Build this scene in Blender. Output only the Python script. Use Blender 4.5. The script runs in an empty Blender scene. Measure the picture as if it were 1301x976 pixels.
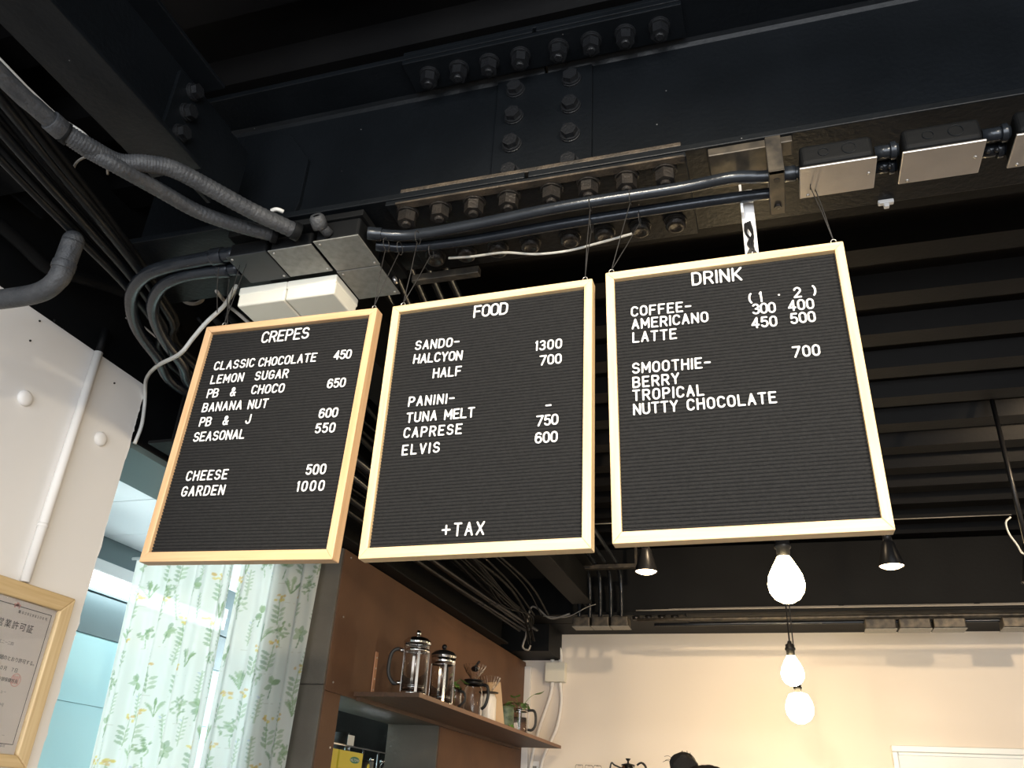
import bpy, bmesh, math, random
from mathutils import Vector, Matrix
random.seed(7)
S = bpy.context.scene
C = S.collection
# ------------------------------------------------------------------ camera
F_PX, CX, CY = 1060.0, 650.5, 488.0
YAW, PIT, ROL = [math.radians(v) for v in (18.4545, 27.5271, 3.2767)]
EYE = Vector((0, 0, 1.55))
fw = Vector((-math.sin(YAW)*math.cos(PIT), math.cos(YAW)*math.cos(PIT), math.sin(PIT)))
rt0 = Vector((math.cos(YAW), math.sin(YAW), 0)); up0 = rt0.cross(fw)
RT = rt0*math.cos(ROL) + up0*math.sin(ROL); UP = up0*math.cos(ROL) - rt0*math.sin(ROL)
cam = bpy.data.objects.new('camera', bpy.data.cameras.new('camera')); C.objects.link(cam)
cam.matrix_world = Matrix(((RT.x, UP.x, -fw.x, EYE.x), (RT.y, UP.y, -fw.y, EYE.y), (RT.z, UP.z, -fw.z, EYE.z), (0, 0, 0, 1)))
cam.data.sensor_width = 36; cam.data.lens = F_PX/1301*36; cam.data.clip_start = 0.02
S.camera = cam
# ------------------------------------------------------------------ light
w = bpy.data.worlds.new('sky'); S.world = w; w.use_nodes = True
bg = w.node_tree.nodes['Background']; bg.inputs[0].default_value = (0.80, 0.90, 1.0, 1); bg.inputs[1].default_value = 1.6
def area(name, loc, rot, sx, sy, power, col):
    l = bpy.data.lights.new(name, 'AREA'); l.shape = 'RECTANGLE'; l.size = sx; l.size_y = sy; l.energy = power; l.color = col
    o = bpy.data.objects.new(name, l); C.objects.link(o); o.location = loc; o.rotation_euler = rot; return o
area('daylight_storefront', (0.9, -2.62, 1.55), (math.radians(90), 0, 0), 4.4, 2.6, 190, (0.95, 0.97, 1.0))
area('daylight_kitchen', (-2.80, 5.6, 1.85), (math.radians(-90), 0, 0),   .7, 1.6, 95, (0.84, 0.96, 1.0))
S.view_settings.view_transform = 'Standard'; S.view_settings.look = 'None'
S.view_settings.exposure = 0.0; S.view_settings.gamma = 1.0; S.view_settings.use_curve_mapping = False

# ------------------------------------------------------------------ pixel to place on a known plane
def ray(px, py): return fw + RT*((px-CX)/F_PX) - UP*((py-CY)/F_PX)
def atx(px, py, x): d = ray(px, py); return EYE + d*(x/d.x)
def aty(px, py, y): d = ray(px, py); return EYE + d*(y/d.y)
def atz(px, py, z): d = ray(px, py); return EYE + d*((z-EYE.z)/d.z)

# ------------------------------------------------------------------ materials
def mat(name, col, rough=0.6, metal=0.0, col2=None, nscale=8, bump=0.0, bscale=60, stretch=None, emit=None, estr=0, trans=0, ior=1.45, alpha=1, spec=None):
    m = bpy.data.materials.new(name); m.use_nodes = True; nt = m.node_tree; N = nt.nodes; L = nt.links
    b = N['Principled BSDF']; b.inputs['Roughness'].default_value = rough; b.inputs['Metallic'].default_value = metal
    b.inputs['Base Color'].default_value = (*col, 1)
    if spec is not None: b.inputs['Specular IOR Level'].default_value = spec
    tc = N.new('ShaderNodeTexCoord'); mp = N.new('ShaderNodeMapping'); L.new(tc.outputs['Object'], mp.inputs[0])
    if stretch: mp.inputs['Scale'].default_value = stretch
    if col2:
        n = N.new('ShaderNodeTexNoise'); n.inputs['Scale'].default_value = nscale; n.inputs['Detail'].default_value = 6
        L.new(mp.outputs[0], n.inputs['Vector'])
        r = N.new('ShaderNodeValToRGB'); r.color_ramp.elements[0].position = .35; r.color_ramp.elements[1].position = .68
        r.color_ramp.elements[0].color = (*col, 1); r.color_ramp.elements[1].color = (*col2, 1)
        L.new(n.outputs[0], r.inputs[0]); L.new(r.outputs[0], b.inputs['Base Color'])
    if bump:
        n2 = N.new('ShaderNodeTexNoise'); n2.inputs['Scale'].default_value = bscale; n2.inputs['Detail'].default_value = 4
        L.new(mp.outputs[0], n2.inputs['Vector'])
        bp = N.new('ShaderNodeBump'); bp.inputs['Strength'].default_value = bump; bp.inputs['Distance'].default_value = .004
        L.new(n2.outputs[0], bp.inputs['Height']); L.new(bp.outputs[0], b.inputs['Normal'])
    if emit: b.inputs['Emission Color'].default_value = (*emit, 1); b.inputs['Emission Strength'].default_value = estr
    if trans: b.inputs['Transmission Weight'].default_value = trans; b.inputs['IOR'].default_value = ior
    return m
M = {}
def speckled(name, col, col2, rough):
    """black paint with dust flecks"""
    m = mat(name, col, rough, col2=col2, nscale=5, bump=.25, bscale=90)
    nt = m.node_tree; N = nt.nodes; L = nt.links; b = N['Principled BSDF']
    src = b.inputs['Base Color'].links[0].from_socket
    tc = N.new('ShaderNodeTexCoord'); v = N.new('ShaderNodeTexVoronoi'); v.inputs['Scale'].default_value = 26
    L.new(tc.outputs['Object'], v.inputs['Vector'])
    c = N.new('ShaderNodeMath'); c.operation = 'LESS_THAN'; c.inputs[1].default_value = .045; L.new(v.outputs['Distance'], c.inputs[0])
    n = N.new('ShaderNodeTexNoise'); n.inputs['Scale'].default_value = 6; L.new(tc.outputs['Object'], n.inputs['Vector'])
    g = N.new('ShaderNodeMath'); g.operation = 'GREATER_THAN'; g.inputs[1].default_value = .58; L.new(n.outputs[0], g.inputs[0])
    mu = N.new('ShaderNodeMath'); mu.operation = 'MULTIPLY'; L.new(c.outputs[0], mu.inputs[0]); L.new(g.outputs[0], mu.inputs[1])
    mx = N.new('ShaderNodeMix'); mx.data_type = 'RGBA'; L.new(mu.outputs[0], mx.inputs['Factor']); L.new(src, mx.inputs[6]); mx.inputs[7].default_value = (.16, .16, .16, 1)
    L.new(mx.outputs[2], b.inputs['Base Color']); b.inputs['Specular IOR Level'].default_value = .22; return m
M['steel'] = speckled('black_paint', (.0040, .0052, .0066), (.0062, .0078, .0098), .42)
M['steel_dark'] = mat('black_paint_matt', (.0032, .0036, .0042), .6, col2=(.006, .0066, .0072), nscale=4, bump=.2, spec=.15)
M['deck'] = mat('deck_paint', (.0030, .0030, .0034), .45, col2=(.0055, .0052, .0052), nscale=3, bump=.15, spec=.10)
M['bolt'] = mat('bolt_paint', (.036, .031, .027), .34, .5, col2=(.022, .021, .020), nscale=40, bump=.4, bscale=200)
M['bolt_b'] = mat('bolt_black', (.013, .014, .016), .4, .2, bump=.4, bscale=200)
M['plate'] = mat('plate_edge_paint', (.03, .026, .022), .5, .3, col2=(.09, .07, .05), nscale=22, bump=.5, bscale=160)
M['conduit'] = mat('conduit_paint', (.017, .021, .028), .25, .4, col2=(.024, .029, .036), nscale=14, bump=.15)
M['flex'] = mat('flex_paint', (.030, .033, .038), .55, col2=(.055, .058, .062), nscale=30, bump=.6, bscale=140)
M['lid'] = mat('silver_lid', (.60, .57, .53), .32, .75, col2=(.52, .50, .47), nscale=12, bump=.1)
M['greylid'] = mat('grey_lid', (.27, .27, .25), .5, .35, col2=(.20, .20, .185), nscale=60)
M['blacklid'] = mat('black_lid', (.025, .028, .030), .5)
M['cream'] = mat('cream_plastic', (.78, .76, .66), .35)
M['white_wall'] = mat('white_wall', (.80, .785, .765), .7, col2=(.84, .825, .805), nscale=2, bump=.12, bscale=14)
M['cream_wall'] = mat('cream_wall', (.78, .71, .63), .75, col2=(.80, .735, .655), nscale=1.5, bump=.08, bscale=30)
M['brown'] = mat('brown_board', (.145, .074, .041), .6, col2=(.105, .054, .032), nscale=3, bump=.15, spec=.25)
M['slate'] = mat('slate_tile', (.088, .074, .058), .6, col2=(.122, .103, .082), nscale=5, bump=.3)
M['tile'] = mat('cyan_tile', (.52, .80, .84), .25)
M['kitchen_dark'] = mat('grey_green_panel', (.12, .17, .18), .4)
M['kitchen_ceiling'] = mat('white_panel', (.80, .84, .86), .3)
M['floor'] = mat('floor_wood', (.20, .15, .11), .5, col2=(.15, .11, .08), nscale=4, stretch=(8, 1, 1))
def wood(name, a, b_, ax):
    st = {'x': (1.2, 26, 26), 'z': (26, 26, 1.2), 'y': (26, 1.2, 26)}[ax]
    return mat(name, a, .5, col2=b_, nscale=4, stretch=st, bump=.12, bscale=12)
M['pine_x'] = wood('pine_x', (.78, .58, .33), (.68, .47, .24), 'x'); M['pine_z'] = wood('pine_z', (.78, .58, .33), (.68, .47, .24), 'z')
M['oak_x'] = wood('oak_x', (.62, .41, .23), (.52, .32, .165), 'x'); M['oak_z'] = wood('oak_z', (.62, .41, .23), (.52, .32, .165), 'z')
M['cert_x'] = wood('cert_wood_y', (.66, .50, .28), (.56, .40, .20), 'y'); M['cert_z'] = wood('cert_wood_z', (.70, .55, .32), (.60, .44, .24), 'z')
M['felt'] = mat('black_felt', (.014, .0143, .015), .95, col2=(.0185, .0188, .0195), nscale=200, bump=.5, bscale=500, spec=.2)
M['letter'] = mat('white_letter', (.88, .87, .86), .3)
M['chrome'] = mat('chrome', (.75, .75, .75), .12, 1)
M['steelwire'] = mat('steel_hook', (.55, .53, .50), .3, .9)
M['string'] = mat('black_string', (.015, .014, .013), .7)
M['black'] = mat('black_plastic', (.010, .010, .011), .35, spec=.3)
M['rubber'] = mat('black_rubber', (.02, .021, .022), .55)
M['white_pl'] = mat('white_plastic', (.80, .80, .80), .35)
M['white_wire'] = mat('white_cable', (.62, .62, .59), .4)
M['grey_wire'] = mat('grey_cable', (.30, .28, .25), .5)
M['glass'] = mat('clear_glass', (1, 1, 1), .02, trans=1, ior=1.35)
M['shelf'] = mat('shelf_board', (.11, .055, .028), .55, col2=(.075, .04, .022), nscale=6, stretch=(10, 1, 10))
M['paper'] = mat('certificate_paper', (.84, .80, .77), .6)
M['ink'] = mat('ink', (.07, .07, .08), .7); M['ink_l'] = mat('ink_light', (.35, .34, .36), .7)
M['stamp'] = mat('stamp_red', (.84, .50, .46), .7)
M['leaf'] = mat('leaf_green', (.10, .22, .04), .4, col2=(.16, .30, .07), nscale=30)
M['yellow'] = mat('yellow_card', (.72, .62, .06), .5); M['green_print'] = mat('green_print', (.03, .22, .15), .5)
M['hair'] = mat('black_hair', (.012, .009, .008), .45, bump=.8, bscale=120, stretch=(1, 1, 12))
M['skin'] = mat('skin', (.62, .40, .29), .5); M['cloth'] = mat('dark_cloth', (.04, .04, .05), .9)
M['white_ceramic'] = mat('white_ceramic', (.75, .72, .68), .3)
M['card'] = mat('brown_paper', (.55, .40, .26), .7)
M['alu'] = mat('white_aluminium', (.70, .72, .70), .4, .2)
M['board_white'] = mat('white_board_panel', (.80, .84, .82), .35)
M['bulb'] = mat('bulb_glow', (1, .9, .7), .4, emit=(1, .78, .42), estr=38)
M['lens'] = mat('lamp_lens', (1, .9, .8), .4, emit=(1, .72, .42), estr=14)
M['tube'] = mat('fluorescent_tube', (1, 1, 1), .4, emit=(.82, .96, 1), estr=9)
M['stain'] = mat('shelf_brown_bracket', (.20, .10, .055), .5)
M['zinc'] = mat('zinc_strap', (.10, .085, .065), .45, .5, col2=(.03, .028, .026), nscale=30)
M['metal_d'] = mat('dark_metal', (.05, .05, .05), .35, .8)

# ------------------------------------------------------------------ mesh helpers
class MB:
    def __init__(s): s.v = []; s.f = []; s.sm = []
    def add(s, vs, fs, smooth=False):
        o = len(s.v); s.v += [Vector(v) for v in vs]; s.f += [tuple(i+o for i in f) for f in fs]; s.sm += [smooth]*len(fs); return s
    def box(s, a, b, X=None):
        x0, y0, z0 = [min(p, q) for p, q in zip(a, b)]; x1, y1, z1 = [max(p, q) for p, q in zip(a, b)]
        vs = [Vector(p) for p in ((x0, y0, z0), (x1, y0, z0), (x1, y1, z0), (x0, y1, z0), (x0, y0, z1), (x1, y0, z1), (x1, y1, z1), (x0, y1, z1))]
        if X is not None: vs = [X @ v for v in vs]
        return s.add(vs, ((0, 3, 2, 1), (4, 5, 6, 7), (0, 1, 5, 4), (1, 2, 6, 5), (2, 3, 7, 6), (3, 0, 4, 7)))
    def prism(s, pts, dirv):
        """closed polygon pts (3D) extruded by dirv"""
        n = len(pts); d = Vector(dirv); p = [Vector(q) for q in pts]
        return s.add(p+[q+d for q in p], [tuple(range(n))[::-1], tuple(range(n, 2*n))]+[(i, (i+1) % n, n+(i+1) % n, n+i) for i in range(n)])
    def tube(s, path, r, n=10, sy=1.0, caps=True, smooth=True, updir=None):
        P = [Vector(p) for p in path]; k = len(P); R = r if isinstance(r, (list, tuple)) else [r]*k
        T = []
        for i in range(k):
            t = (P[min(i+1, k-1)]-P[max(i-1, 0)]); T.append(t.normalized() if t.length > 1e-9 else Vector((0, 0, 1)))
        a = Vector(updir) if updir else (Vector((0, 0, 1)) if abs(T[0].z) < .9 else Vector((1, 0, 0)))
        u = (a-T[0]*a.dot(T[0])).normalized(); vs = []
        for i in range(k):
            u = (u-T[i]*u.dot(T[i])).normalized(); v = T[i].cross(u)
            for j in range(n):
                an = 2*math.pi*j/n; vs.append(P[i]+(u*math.cos(an)*sy+v*math.sin(an))*R[i])
        fs = [(i*n+j, i*n+(j+1) % n, (i+1)*n+(j+1) % n, (i+1)*n+j) for i in range(k-1) for j in range(n)]
        o = len(s.v); s.add(vs, fs, smooth)
        if caps: s.f += [tuple(o+j for j in range(n))[::-1], tuple(o+(k-1)*n+j for j in range(n))]; s.sm += [False, False]
        return s
    def cyl(s, a, b, r, n=16, r2=None, smooth=True): return s.tube([a, b], [r, r if r2 is None else r2], n, smooth=smooth)
    def lathe(s, prof, c=(0, 0, 0), n=24, X=None, smooth=True, closed=False):
        """prof = (r,z) list about the z axis"""
        vs = []; fs = []; c = Vector(c)
        for r, z in prof:
            for j in range(n):
                a = 2*math.pi*j/n; p = Vector((max(r, 1e-5)*math.cos(a), max(r, 1e-5)*math.sin(a), z)); vs.append((X @ p if X is not None else p)+c)
        k = len(prof)
        for i in range(k if closed else k-1):
            i2 = (i+1) % k
            for j in range(n): fs.append((i*n+j, i*n+(j+1) % n, i2*n+(j+1) % n, i2*n+j))
        return s.add(vs, fs, smooth)
    def sphere(s, c, r, n=16, sc=(1, 1, 1)):
        pr = [(math.sin(math.pi*i/n), -math.cos(math.pi*i/n)) for i in range(n+1)]
        X = Matrix.Diagonal(Vector((r*sc[0], r*sc[1], r*sc[2])))
        return s.lathe(pr, c, n*2, X)
    def mesh(s, name, material, off=None):
        me = bpy.data.meshes.new(name); off = off or Vector((0, 0, 0))
        me.from_pydata([v-off for v in s.v], [], s.f); me.polygons.foreach_set('use_smooth', s.sm)
        bm = bmesh.new(); bm.from_mesh(me); bmesh.ops.recalc_face_normals(bm, faces=bm.faces); bm.to_mesh(me); bm.free()
        me.materials.append(material); me.update(); return me
def wloc(o):
    p = Vector(o.location)
    while o.parent: o = o.parent; p += Vector(o.location)
    return p
def obj(name, mb, m, parent=None, bevel=0, local=False, seg=2):
    """world-coordinate mesh linked as ONE object (child coordinates are taken relative to the parent)"""
    m = M[m] if isinstance(m, str) else m
    off = Vector((0, 0, 0))
    if local: loc = off
    elif parent: loc = off; off = wloc(parent)
    else:
        lo = [min(v[i] for v in mb.v) for i in range(3)]; hi = [max(v[i] for v in mb.v) for i in range(3)]
        off = Vector(((lo[0]+hi[0])/2, (lo[1]+hi[1])/2, lo[2])); loc = off
    o = bpy.data.objects.new(name, mb.mesh(name, m, off)); C.objects.link(o); o.location = loc
    if parent: o.parent = parent
    if bevel:
        b = o.modifiers.new('bevel', 'BEVEL'); b.width = bevel; b.segments = seg; b.limit_method = 'ANGLE'; b.angle_limit = .6
    return o
def inst(name, me, parent, loc, rot=None):
    o = bpy.data.objects.new(name, me); C.objects.link(o); o.parent = parent
    o.location = Vector(loc)-(wloc(parent) if parent else Vector((0, 0, 0)))
    if rot: o.rotation_euler = rot
    return o
def tag(o, label, cat, group=None):
    o['label'] = label; o['category'] = cat
    if group: o['group'] = group
    return o
def thing(name, label, cat, loc=(0, 0, 0), group=None):
    o = bpy.data.objects.new(name, None); C.objects.link(o); o.location = loc; o.empty_display_size = .05
    return tag(o, label, cat, group)
def struct(o): o['kind'] = 'structure'; return o
def smooth_path(pts, n=8):
    P = [Vector(p) for p in pts]; P = [P[0]*2-P[1]]+P+[P[-1]*2-P[-2]]; out = []
    for i in range(1, len(P)-2):
        for k in range(n):
            t = k/n; a, b, c, d = P[i-1:i+3]
            out.append(.5*((2*b)+(c-a)*t+(2*a-5*b+4*c-d)*t*t+(3*b-a-3*c+d)*t**3))
    out.append(P[-2]); return out
def hexpts(r, z, ph=0): return [(r*math.cos(math.pi/3*i+ph), r*math.sin(math.pi/3*i+ph), z) for i in range(6)]
ANG = math.radians

# ================================================================== SETTING
XL, XR, YF, YB = -1.88, 3.4, -2.7, 5.85
def bake(o):
    bpy.context.view_layer.update()
    me = bpy.data.meshes.new_from_object(o.evaluated_get(bpy.context.evaluated_depsgraph_get())); me.materials.clear(); me.materials.append(o.data.materials[0])
    n_ = bpy.data.objects.new(o.name.split('.')[0], me); C.objects.link(n_); n_.parent = o.parent; n_.location = o.location; n_.rotation_euler = o.rotation_euler
    bpy.data.objects.remove(o); return n_
struct(obj('floor', MB().box((-3.4, YF, -.1), (XR, YB+.2, 0)), 'floor'))
o = struct(obj('wall_left', MB().box((XL-.25, YF, 0), (XL, 1.92, 2.725)), 'white_wall'))
for i, (px, py) in enumerate(((31, 506), (127, 558))):     # painted round bosses
    p = atx(px, py, XL)
    X = Matrix.Rotation(ANG(90), 3, 'Y')
    obj('painted_boss', MB().lathe([(.0215, 0), (.0215, .006), (.017, .011), (.009, .013), (0, .0135)], p, 20, X), 'white_wall', o)
for px, py in ((69, 407), (38, 433), (145, 487), (95, 556), (50, 408)):
    p = atx(px, py, XL); obj('nail_head', MB().cyl(p-Vector((.001, 0, 0)), p+Vector((.0025, 0, 0)), .003, 8), 'metal_d', o)
edge = MB()                                                  # flaking plaster along the end of the wall
zz = 0.9
while zz < 2.70:
    h = random.uniform(.008, .11); dpt = random.uniform(.0005, .005)
    if random.random() < .6: edge.prism([(XL-.05, 1.919, zz), (XL-.05, 1.92+dpt*.4, zz+h*.1), (XL-.05, 1.92+dpt, zz+h*random.uniform(.3, .7)), (XL-.05, 1.919, zz+h)], (.0505, 0, 0))
    zz += h
e_ = obj('flaking_edge', edge, 'white_wall', o, bevel=.002); e_['kind'] = 'stuff'
struct(obj('wall_left_upper', MB().box((XL-.25, YF, 2.725), (XL-.004, 1.93, 3.3)), 'steel_dark'))
struct(obj('trim_1', MB().box((XL-.26, 1.93, 2.54), (XL-.004, YB, 3.3)), 'steel_dark'))
struct(obj('wall_back', MB().box((-3.4, YB, 0), (XR, YB+.15, 3.4)), 'cream_wall'))
struct(obj('wall_right', MB().box((XR, YF, 0), (XR+.15, YB+.15, 3.4)), 'cream_wall'))
wf = MB().box((-2.1, YF-.15, 0), (-1.35, YF, 3.4)).box((3.15, YF-.15, 0), (XR+.15, YF, 3.4)).box((-1.35, YF-.15, 2.9), (3.15, YF, 3.4)).box((-1.35, YF-.15, 0), (3.15, YF, .15))
struct(obj('wall_front', wf, 'white_wall'))
wn = MB()
for x in (-1.35, .13, 1.61, 3.09): wn.box((x, YF-.1, .15), (x+.06, YF-.04, 2.9))
wn.box((-1.35, YF-.1, 2.84), (3.15, YF-.04, 2.9)).box((-1.35, YF-.1, .15), (3.15, YF-.04, .21))
struct(obj('window_1', wn, 'metal_d'))
# corrugated deck : ribs run along x
prof = []; y = YF; pitch = .2784
y = 2.394-pitch*19
zl, zh = 3.235, 3.30
while y < YB+.2:
    prof += [(y, zl), (y+.095, zl), (y+.125, zh), (y+pitch-.03, zh)]; y += pitch
dk = MB(); n = len(prof); x0, x1 = -3.4, XR+.1
vs = [(x0, a, b) for a, b in prof]+[(x1, a, b) for a, b in prof]
dk.add(vs, [(i, i+1, n+i+1, n+i) for i in range(n-1)])
dk.box((x0, prof[0][0], 3.31), (x1, YB+.2, 3.4))
ceil = struct(obj('ceiling', dk, 'deck'))
# partition between cafe and kitchen, brown boards on the cafe side, opening below the shelf
XBR = -1.73
pt = MB().box((-2.02, 3.09, 0), (XBR-.012, 3.22, 2.53)).box((-2.02, 3.22, 1.962), (XBR-.012, 4.335, 2.53)).box((-2.02, 4.335, 0), (XBR-.012, YB, 2.53)).box((-2.02, 3.22, 0), (XBR-.012, 4.335, 1.2))
part = struct(obj('wall_partition', pt, 'slate'))
def bpanel(y0, y1, z0, z1, nm='wall_panel'): return obj(nm, MB().box((XBR-.0119, y0, z0), (XBR, y1, z1)), 'brown', part, bevel=.0015)
bpanel(3.088, 3.22, .0, 1.9615); bpanel(3.088, YB-.001, 1.963, 2.53); bpanel(4.336, YB-.001, 0, 1.9615)
bpanel(3.2215, 4.3345, 0, 1.20)
for z0, z1 in ((0, .62), (.624, 1.24), (1.244, 1.98), (1.984, 2.53)):       # big slate tiles on the end of the partition
    obj('tile', MB().box((-2.02, 3.076, z0), (XBR-.004, 3.0895, z1)), 'slate', part, bevel=.0015)
for z0, z1 in ((1.2, 1.58), (1.584, 1.962)):
    obj('tile', MB().box((-2.02, 4.323, z0), (XBR-.004, 4.3345, z1)), 'slate', part, bevel=.0015)
for px, py in ((446, 709), (436, 784), (423, 867), (419, 950)):
    p = atx(px, py, XBR); obj('screw', MB().cyl(p, p+Vector((.003, 0, 0)), .004, 8), 'steelwire', part)
# white corner trim between brown boards and back wall
struct(obj('trim_2', MB().box((XBR, YB-.03, 0), (XBR+.045, YB, 2.5)), 'white_pl', bevel=.002))
# kitchen beyond the opening
kw = struct(obj('wall_kitchen', MB().box((-3.4, 1.93, 0), (-3.212, YB, 2.24)), 'tile'))
tz = [0.0, .42, .84, 1.26, 1.595, 1.93, 2.235]
ys_ = [1.93+.62*i for i in range(8)]
for i in range(len(tz)-1):
    for j in range(len(ys_)-1):
        y1 = min(ys_[j+1], YB)
        if y1-ys_[j] < .05: continue
        obj('tile', MB().box((-3.2119, ys_[j]+.0015, tz[i]+.0015), (-3.2, y1-.0015, tz[i+1]-.0015)), 'tile', kw)
struct(obj('wall_kitchen_upper', MB().box((-3.4, 1.93, 2.2405), (-3.2, YB, 2.43)).box((-3.4, 1.93, 2.435), (-3.19, YB, 2.75)), 'kitchen_dark', bevel=.002))
kc = struct(obj('ceiling_kitchen', MB().box((-3.189, 1.93, 2.72), (-2.14, YB, 2.76)), 'kitchen_dark'))
for j in range(9):
    y0 = 1.94+.44*j; obj('panel', MB().box((-3.185, y0, 2.70), (-2.16, min(y0+.436, YB), 2.7199)), 'kitchen_ceiling', kc, bevel=.001)
struct(obj('trim_3', MB().box((-2.145, 1.94, 2.545), (-2.125, YB, 3.2)).box((-2.14, 1.94, 2.52), (-1.89, YB, 2.5398)), 'kitchen_dark'))
struct(obj('wall_kitchen_end', MB().box((-3.4, 1.93-.05, 0), (XL-.251, 1.93, 3.2)), 'kitchen_ceiling'))
t = thing('fluorescent_lamp', 'glowing white fluorescent lamp high on the tiled kitchen wall', 'lamp', (-3.12, 3.6, 2.48))
obj('housing', MB().box((-3.19, 3.0, 2.50), (-3.09, 4.25, 2.56)), 'white_pl', t, bevel=.006)
obj('tube', MB().cyl((-3.13, 3.02, 2.47), (-3.13, 4.23, 2.47), .036, 16), 'tube', t)
for yy in (3.0, 4.22): obj('end_cap', MB().box((-3.165, yy, 2.44), (-3.095, yy+.03, 2.50)), 'white_pl', t, bevel=.003)

# ================================================================== STEEL BEAMS
def nut_mesh(name, m, R=.0205, head=.025, washer=.0245, stub=.0105, dome=False):
    b = MB()                                  # axis +z, base at z=0
    b.lathe([(0, 0), (washer, 0), (washer, .004), (washer*.93, .0045), (washer*.93, .0085), (0, .0085)], n=20, smooth=False)
    if dome: b.lathe([(R*1.05, .0085), (R*1.05, .0155), (R*.85, .0195), (R*.62, .020), (R*.55, .0185), (0, .0185)], n=20)
    else:
        b.prism(hexpts(R, .0085, random.random()), (0, 0, head))
        if stub: b.lathe([(stub, .0085+head), (stub, .0085+head+.004), (stub*.8, .0085+head+.006), (0, .0085+head+.006)], n=14, smooth=False)
    return b.mesh(name, M[m])
random.seed(3)
BX = [-.69, -.614, -.537, -.46, -.368, -.291, -.2125, -.136]
FT, FB = 3.17, 2.72; Y0, Y1 = 1.257, 1.508; WY = 1.375
beam = thing('steel_beam', 'large black bolted I-beam crossing the ceiling above the three menu boards', 'beam', (0, WY, FB))
GX = -.415
for nm, xa, xb in (('left', -1.50, GX-.004), ('right', GX+.004, XR-.01)):
    obj('bottom_flange', MB().box((xa, Y0, FB), (xb, Y1, FB+.016)), 'steel', beam, bevel=.002)
    obj('top_flange', MB().box((xa, Y0, FT-.016), (xb, Y1, FT)), 'steel', beam, bevel=.002)
    wb_ = MB().box((xa, WY, FB+.016), (xb, WY+.01, FT-.016))
    for z, sg in ((FB+.016, 1), (FT-.016, -1)):        # fillets
        for ysg, yy in ((-1, WY), (1, WY+.01)):
            wb_.prism([(xa, yy, z), (xa, yy+ysg*.014, z), (xa, yy+ysg*.005, z+sg*.005), (xa, yy, z+sg*.014)], (xb-xa, 0, 0))
    obj('web', wb_, 'steel', beam)
def plate(nm, a, b, m='steel'): return obj(nm, MB().box(a, b), m, beam, bevel=.0018)
p_bot = plate('splice_plate', (-.732, Y0+.002, FB-.012), (-.092, Y1-.002, FB-.0002), 'steel')
p_bin = plate('splice_plate', (-.700, Y0+.002, FB+.0162), (-.100, Y0+.095, FB+.027), 'plate')
p_bin2 = plate('splice_plate', (-.732, Y1-.095, FB+.0162), (-.092, Y1-.002, FB+.027), 'steel')
p_top = plate('splice_plate', (-.745, Y0+.002, FT-.028), (-.082, Y0+.093, FT-.0162), 'steel')
p_top2 = plate('splice_plate', (-.745, Y0+.002, FT+.0002), (-.082, Y1-.002, FT+.012), 'steel')
p_web = plate('splice_plate', (-.536, WY-.009, 2.745), (-.302, WY-.0002, 3.139), 'steel')
shim = MB().box((-.705, Y0-.003, FB-.0165), (-.095, Y0+.016, FB-.0121)); obj('shim', shim, 'plate', beam)
nd = nut_mesh('nut', 'bolt'); nb = nut_mesh('nut_black', 'bolt_b'); hd = nut_mesh('bolt_head', 'bolt', dome=True)
nw = nut_mesh('bolt_web', 'bolt_b', R=.0185, head=.013, washer=.0235, stub=0)
for i, x in enumerate(BX):
    inst('bolt', nd, p_bot, (x, 1.288, FB-.012), (math.pi, 0, i*1.3))
    inst('bolt', hd, p_bot, (x, 1.452, FB-.012), (math.pi, 0, i*2.1))
    inst('bolt', nb, p_top, (x, 1.302, FT-.028), (math.pi, 0, i*1.7))
for x in (-.488, -.351):
    for z in (3.098, 3.012, 2.925, 2.838): inst('bolt', nw, p_web, (x, WY-.009, z), (ANG(90), random.random(), 0))
pg = MB().prism([(-1.245, WY-.012, FB+.02), (-1.065, WY-.012, FB+.02), (-1.03, WY-.012, 2.86), (-1.03, WY-.012, 3.0), (-1.10, WY-.012, 3.1), (-1.245, WY-.012, 3.12)], (0, .0118, 0))
obj('gusset', pg, 'steel', beam, bevel=.001)
# rear cross beam above the back wall
RB = thing('steel_beam', 'black steel I-beam above the cream back wall', 'beam', (0, 5.33, FB))
obj('bottom_flange', MB().box((-1.87, 5.24, FB), (XR-.01, 5.49, FB+.016)), 'steel_dark', RB, bevel=.002)
obj('web', MB().box((-1.87, 5.36, FB+.016), (XR-.01, 5.37, FT)), 'steel_dark', RB)
obj('soffit', MB().box((-1.87, 5.5, FB), (XR-.01, YB-.002, FB+.03)), 'steel_dark', RB)
obj('bottom_plate', MB().box((-1.0, 5.235, FB-.008), (-.55, 5.495, FB-.0002)), 'steel_dark', RB)
for k in range(5): inst('bolt', hd, RB, (-.94+.08*k, 5.29, FB-.008), (math.pi, 0, 0))
# small beams running away from the camera
def ybeam(label, y0, y1, xc=-1.129, half=.0615, zb=2.7205, zt=2.962, mt='steel'):
    b = thing('steel_beam', label, 'beam', (xc, (y0+y1)/2, zb))
    obj('bottom_flange', MB().box((xc-half, y0, zb), (xc+half, y1, zb+.010)), mt, b, bevel=.0015)
    obj('top_flange', MB().box((xc-half, y0, zt-.010), (xc+half, y1+.0, zt)), mt, b, bevel=.0015)
    obj('web', MB().box((xc-.004, y0, zb+.010), (xc+.004, y1+.11, zt-.010)), mt, b)
    return b
yb = ybeam('black steel beam at top left running towards the camera', YF+.05, 1.072)
obj('shear_plate', MB().box((-1.1248, .99, 2.76), (-1.116, 1.25, 2.935)), 'steel', yb, bevel=.001)
for z in (2.915, 2.855, 2.795): inst('bolt', nut_mesh('beam_bolt', 'bolt_b', R=.016, head=.012, washer=.02, stub=0), yb, (-1.116, 1.035, z), (0, ANG(90), 0))
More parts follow.
